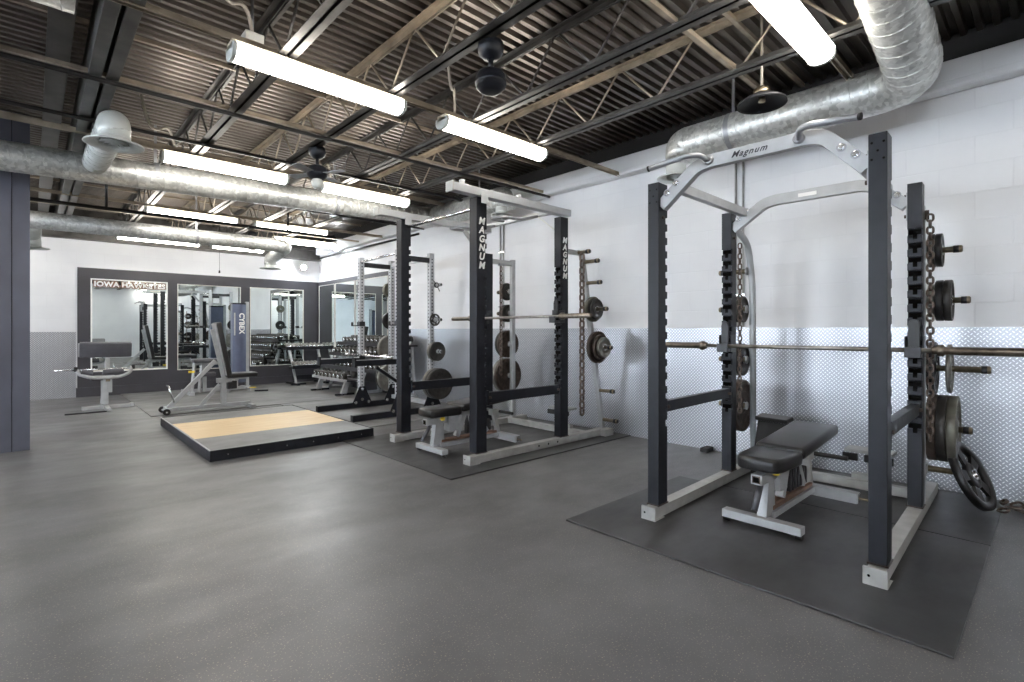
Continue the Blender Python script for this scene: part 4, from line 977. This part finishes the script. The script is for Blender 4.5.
MB('chrome').cyl((-.60,-.02,.615),(-.36,-.02,.615), .0125, n=10).cyl((-.37,-.02,.615),(.34,-.02,.615), .012, n=10).build('cross_rod', ph)
MB('rubber_black').box((-.38,-.05,.59),(-.34,.02,.66)).box((.32,-.05,.60),(.36,.02,.67)).build('end_stop', ph, bevel=.006)
MB('grey_vinyl').cyl((-.30,-.03,.585),(-.16,-.03,.555), .045, n=16).cyl((-.04,-.03,.56),(.22,-.03,.57), .045, n=16).build('roller_pad', ph, bevel=.01, seg=3)
MB('vinyl').box((-.16,.25,.42),(.16,.55,.48)).build('seat_pad', ph, bevel=.02, seg=4)
MB('silver_paint').box((-.03,.37,.02),(.03,.43,.42)).box((-.03,.0,.02),(.03,.45,.07)).build('seat_post', ph, bevel=.003)

# ================================================================== DUMBBELLS
def dumbbell(name, label, r, L, group, hm='grey_iron'):
    t = thing(name, label, 'dumbbell', (0,0,0), 0, group)
    MB('chrome').lathe([(.013,-.065),(.016,-.02),(.017,0),(.016,.02),(.013,.065)], (0,0,0), (0,1,0), 10).build('handle', t)
    for s in (-1, 1):
        MB(hm).lathe([(0,.055),(r*.75,.058),(r,.066),(r,.055+L-.008),(r*.9,.055+L),(r*.62,.055+L)], (0,0,0), (0,s,0), 16).lathe([(r*.62,.055+L),(r*.6,.055+L+.003),(0,.055+L+.003)], (0,0,0), (0,s,0), 16, mat='chrome').build('head', t)
    return t
def row(proto, first, n, p0, p1, z0, rz, tilt, label, group):
    """n copies between p0 and p1; tilt rolls them towards the room"""
    for i in range(n):
        s = (i+.5)/n; p = V(p0).lerp(V(p1), s)
        o = proto if first and i == 0 else dup(proto)
        o.location = p; o.rotation_euler = (tilt, 0, rz); o['label'] = label; o['group'] = group
dsm = dumbbell('dumbbell', 'x', .046, .055, 'x')
GA = 'dumbbells on the rack at the back wall'; 
row(dsm, True, 9, (4.18, 11.90, .865), (4.99, 11.90, .865), 0, 0, .18, 'small round grey dumbbell with chrome ends on the upper tier at the back wall', GA+', upper tier')
row(dsm, False, 9, (4.18, 11.50, .468), (4.90, 11.50, .468), 0, 0, .18, 'small round grey dumbbell with chrome ends on the lower tier at the back wall', GA+', lower tier')
dmd = dumbbell('dumbbell', 'x', .064, .07, 'x', 'cast_iron')
row(dmd, True, 14, (4.84, 7.85, 1.035), (4.84, 10.25, 1.035), 0, -PI/2, .18, 'black dumbbell on the top tier of the rack along the right wall', 'dumbbells along the right wall, top tier')
row(dmd, False, 14, (4.48, 7.9, .58), (4.48, 10.3, .58), 0, -PI/2, .18, 'black dumbbell on the lowest tier of the rack along the right wall', 'dumbbells along the right wall, lowest tier')
row(dmd, False, 14, (4.66, 7.9, .825), (4.66, 10.3, .825), 0, -PI/2, .18, 'black dumbbell on the middle tier of the rack along the right wall', 'dumbbells along the right wall, middle tier')
dlg = dumbbell('dumbbell', 'x', .078, .085, 'x', 'cast_iron')
row(dlg, True, 8, (4.30, 8.95, .375), (4.30, 10.35, .375), 0, -PI/2, .22, 'big black dumbbell on the low silver-footed rack, front row', 'big dumbbells on the low rack')

ra = thing('dumbbell_rack', 'two-tier black dumbbell rack standing against the back wall near the corner', 'dumbbell rack', (4.13, 11.35, .012))
MB('black_paint').box((0,.42,.76),(.90,.66,.80)).box((0,.41,.76),(.90,.425,.835)).build('shelf', ra, bevel=.003); MB('black_paint').box((0,.02,.36),(.83,.27,.40)).box((0,.01,.36),(.83,.025,.435)).build('shelf', ra, bevel=.003)
for x in (.10, .74):
    MB('silver_paint').beam((x, .10, .03), (x, .50, .78), .05, .04, (1,0,0)).build('upright', ra, bevel=.003)
    MB('black_paint').box((x-.03,-.05,0),(x+.03,.66,.045)).build('foot', ra, bevel=.003)
MB('black_paint').box((-.02,.05,.01),(.30,.10,.045)).box((.10,.3,.10),(.74,.34,.2)).build('crossmember', ra, bevel=.003)
rb = thing('dumbbell_rack', 'three-tier steel dumbbell rack standing along the right wall mirrors', 'dumbbell rack', (4.70, 7.75, .012))
for x0, z, y1 in ((0, .912, 2.65), (-.18, .702, 2.65), (-.36, .457, 2.65)):
    MB('dark_steel').box((x0,0,z),(x0+.27,y1,z+.035)).box((x0-.01,0,z-.01),(x0+.01,y1,z+.06)).build('shelf', rb, bevel=.003)
for y in (.03, 1.3, 2.57):
    MB('silver_paint').beam((-.22, y, .02), (.16, y, 1.0), .05, .05, (0,1,0)).beam((.16, y, 1.0), (.22, y, .02), .04, .05, (0,1,0)).build('end_frame', rb, bevel=.003)
    MB('silver_paint').box((-.24,y-.03,0),(.28,y+.03,.05)).build('foot', rb, bevel=.003)
rc = thing('dumbbell_rack', 'low single-tier rack with silver feet, holding the biggest dumbbells', 'dumbbell rack', (4.16, 8.88, .012))
MB('silver_paint').box((0,0,.25),(.03,1.52,.30)).box((.24,0,.25),(.27,1.52,.30)).box((.03,0,.262),(.24,1.52,.275), mat='black_paint').build('shelf', rc, bevel=.003)
for y in (.2, 1.32):
    MB('silver_paint').prism([(-.02,0),(.10,0),(.16,.25),(.08,.25)], (0,y-.03,0), (1,0,0), (0,0,1), (0,.06,0)).build('leg', rc, bevel=.003)
    MB('black_paint').box((-.10,y-.03,0),(.26,y+.03,.035)).build('foot', rc, bevel=.003)
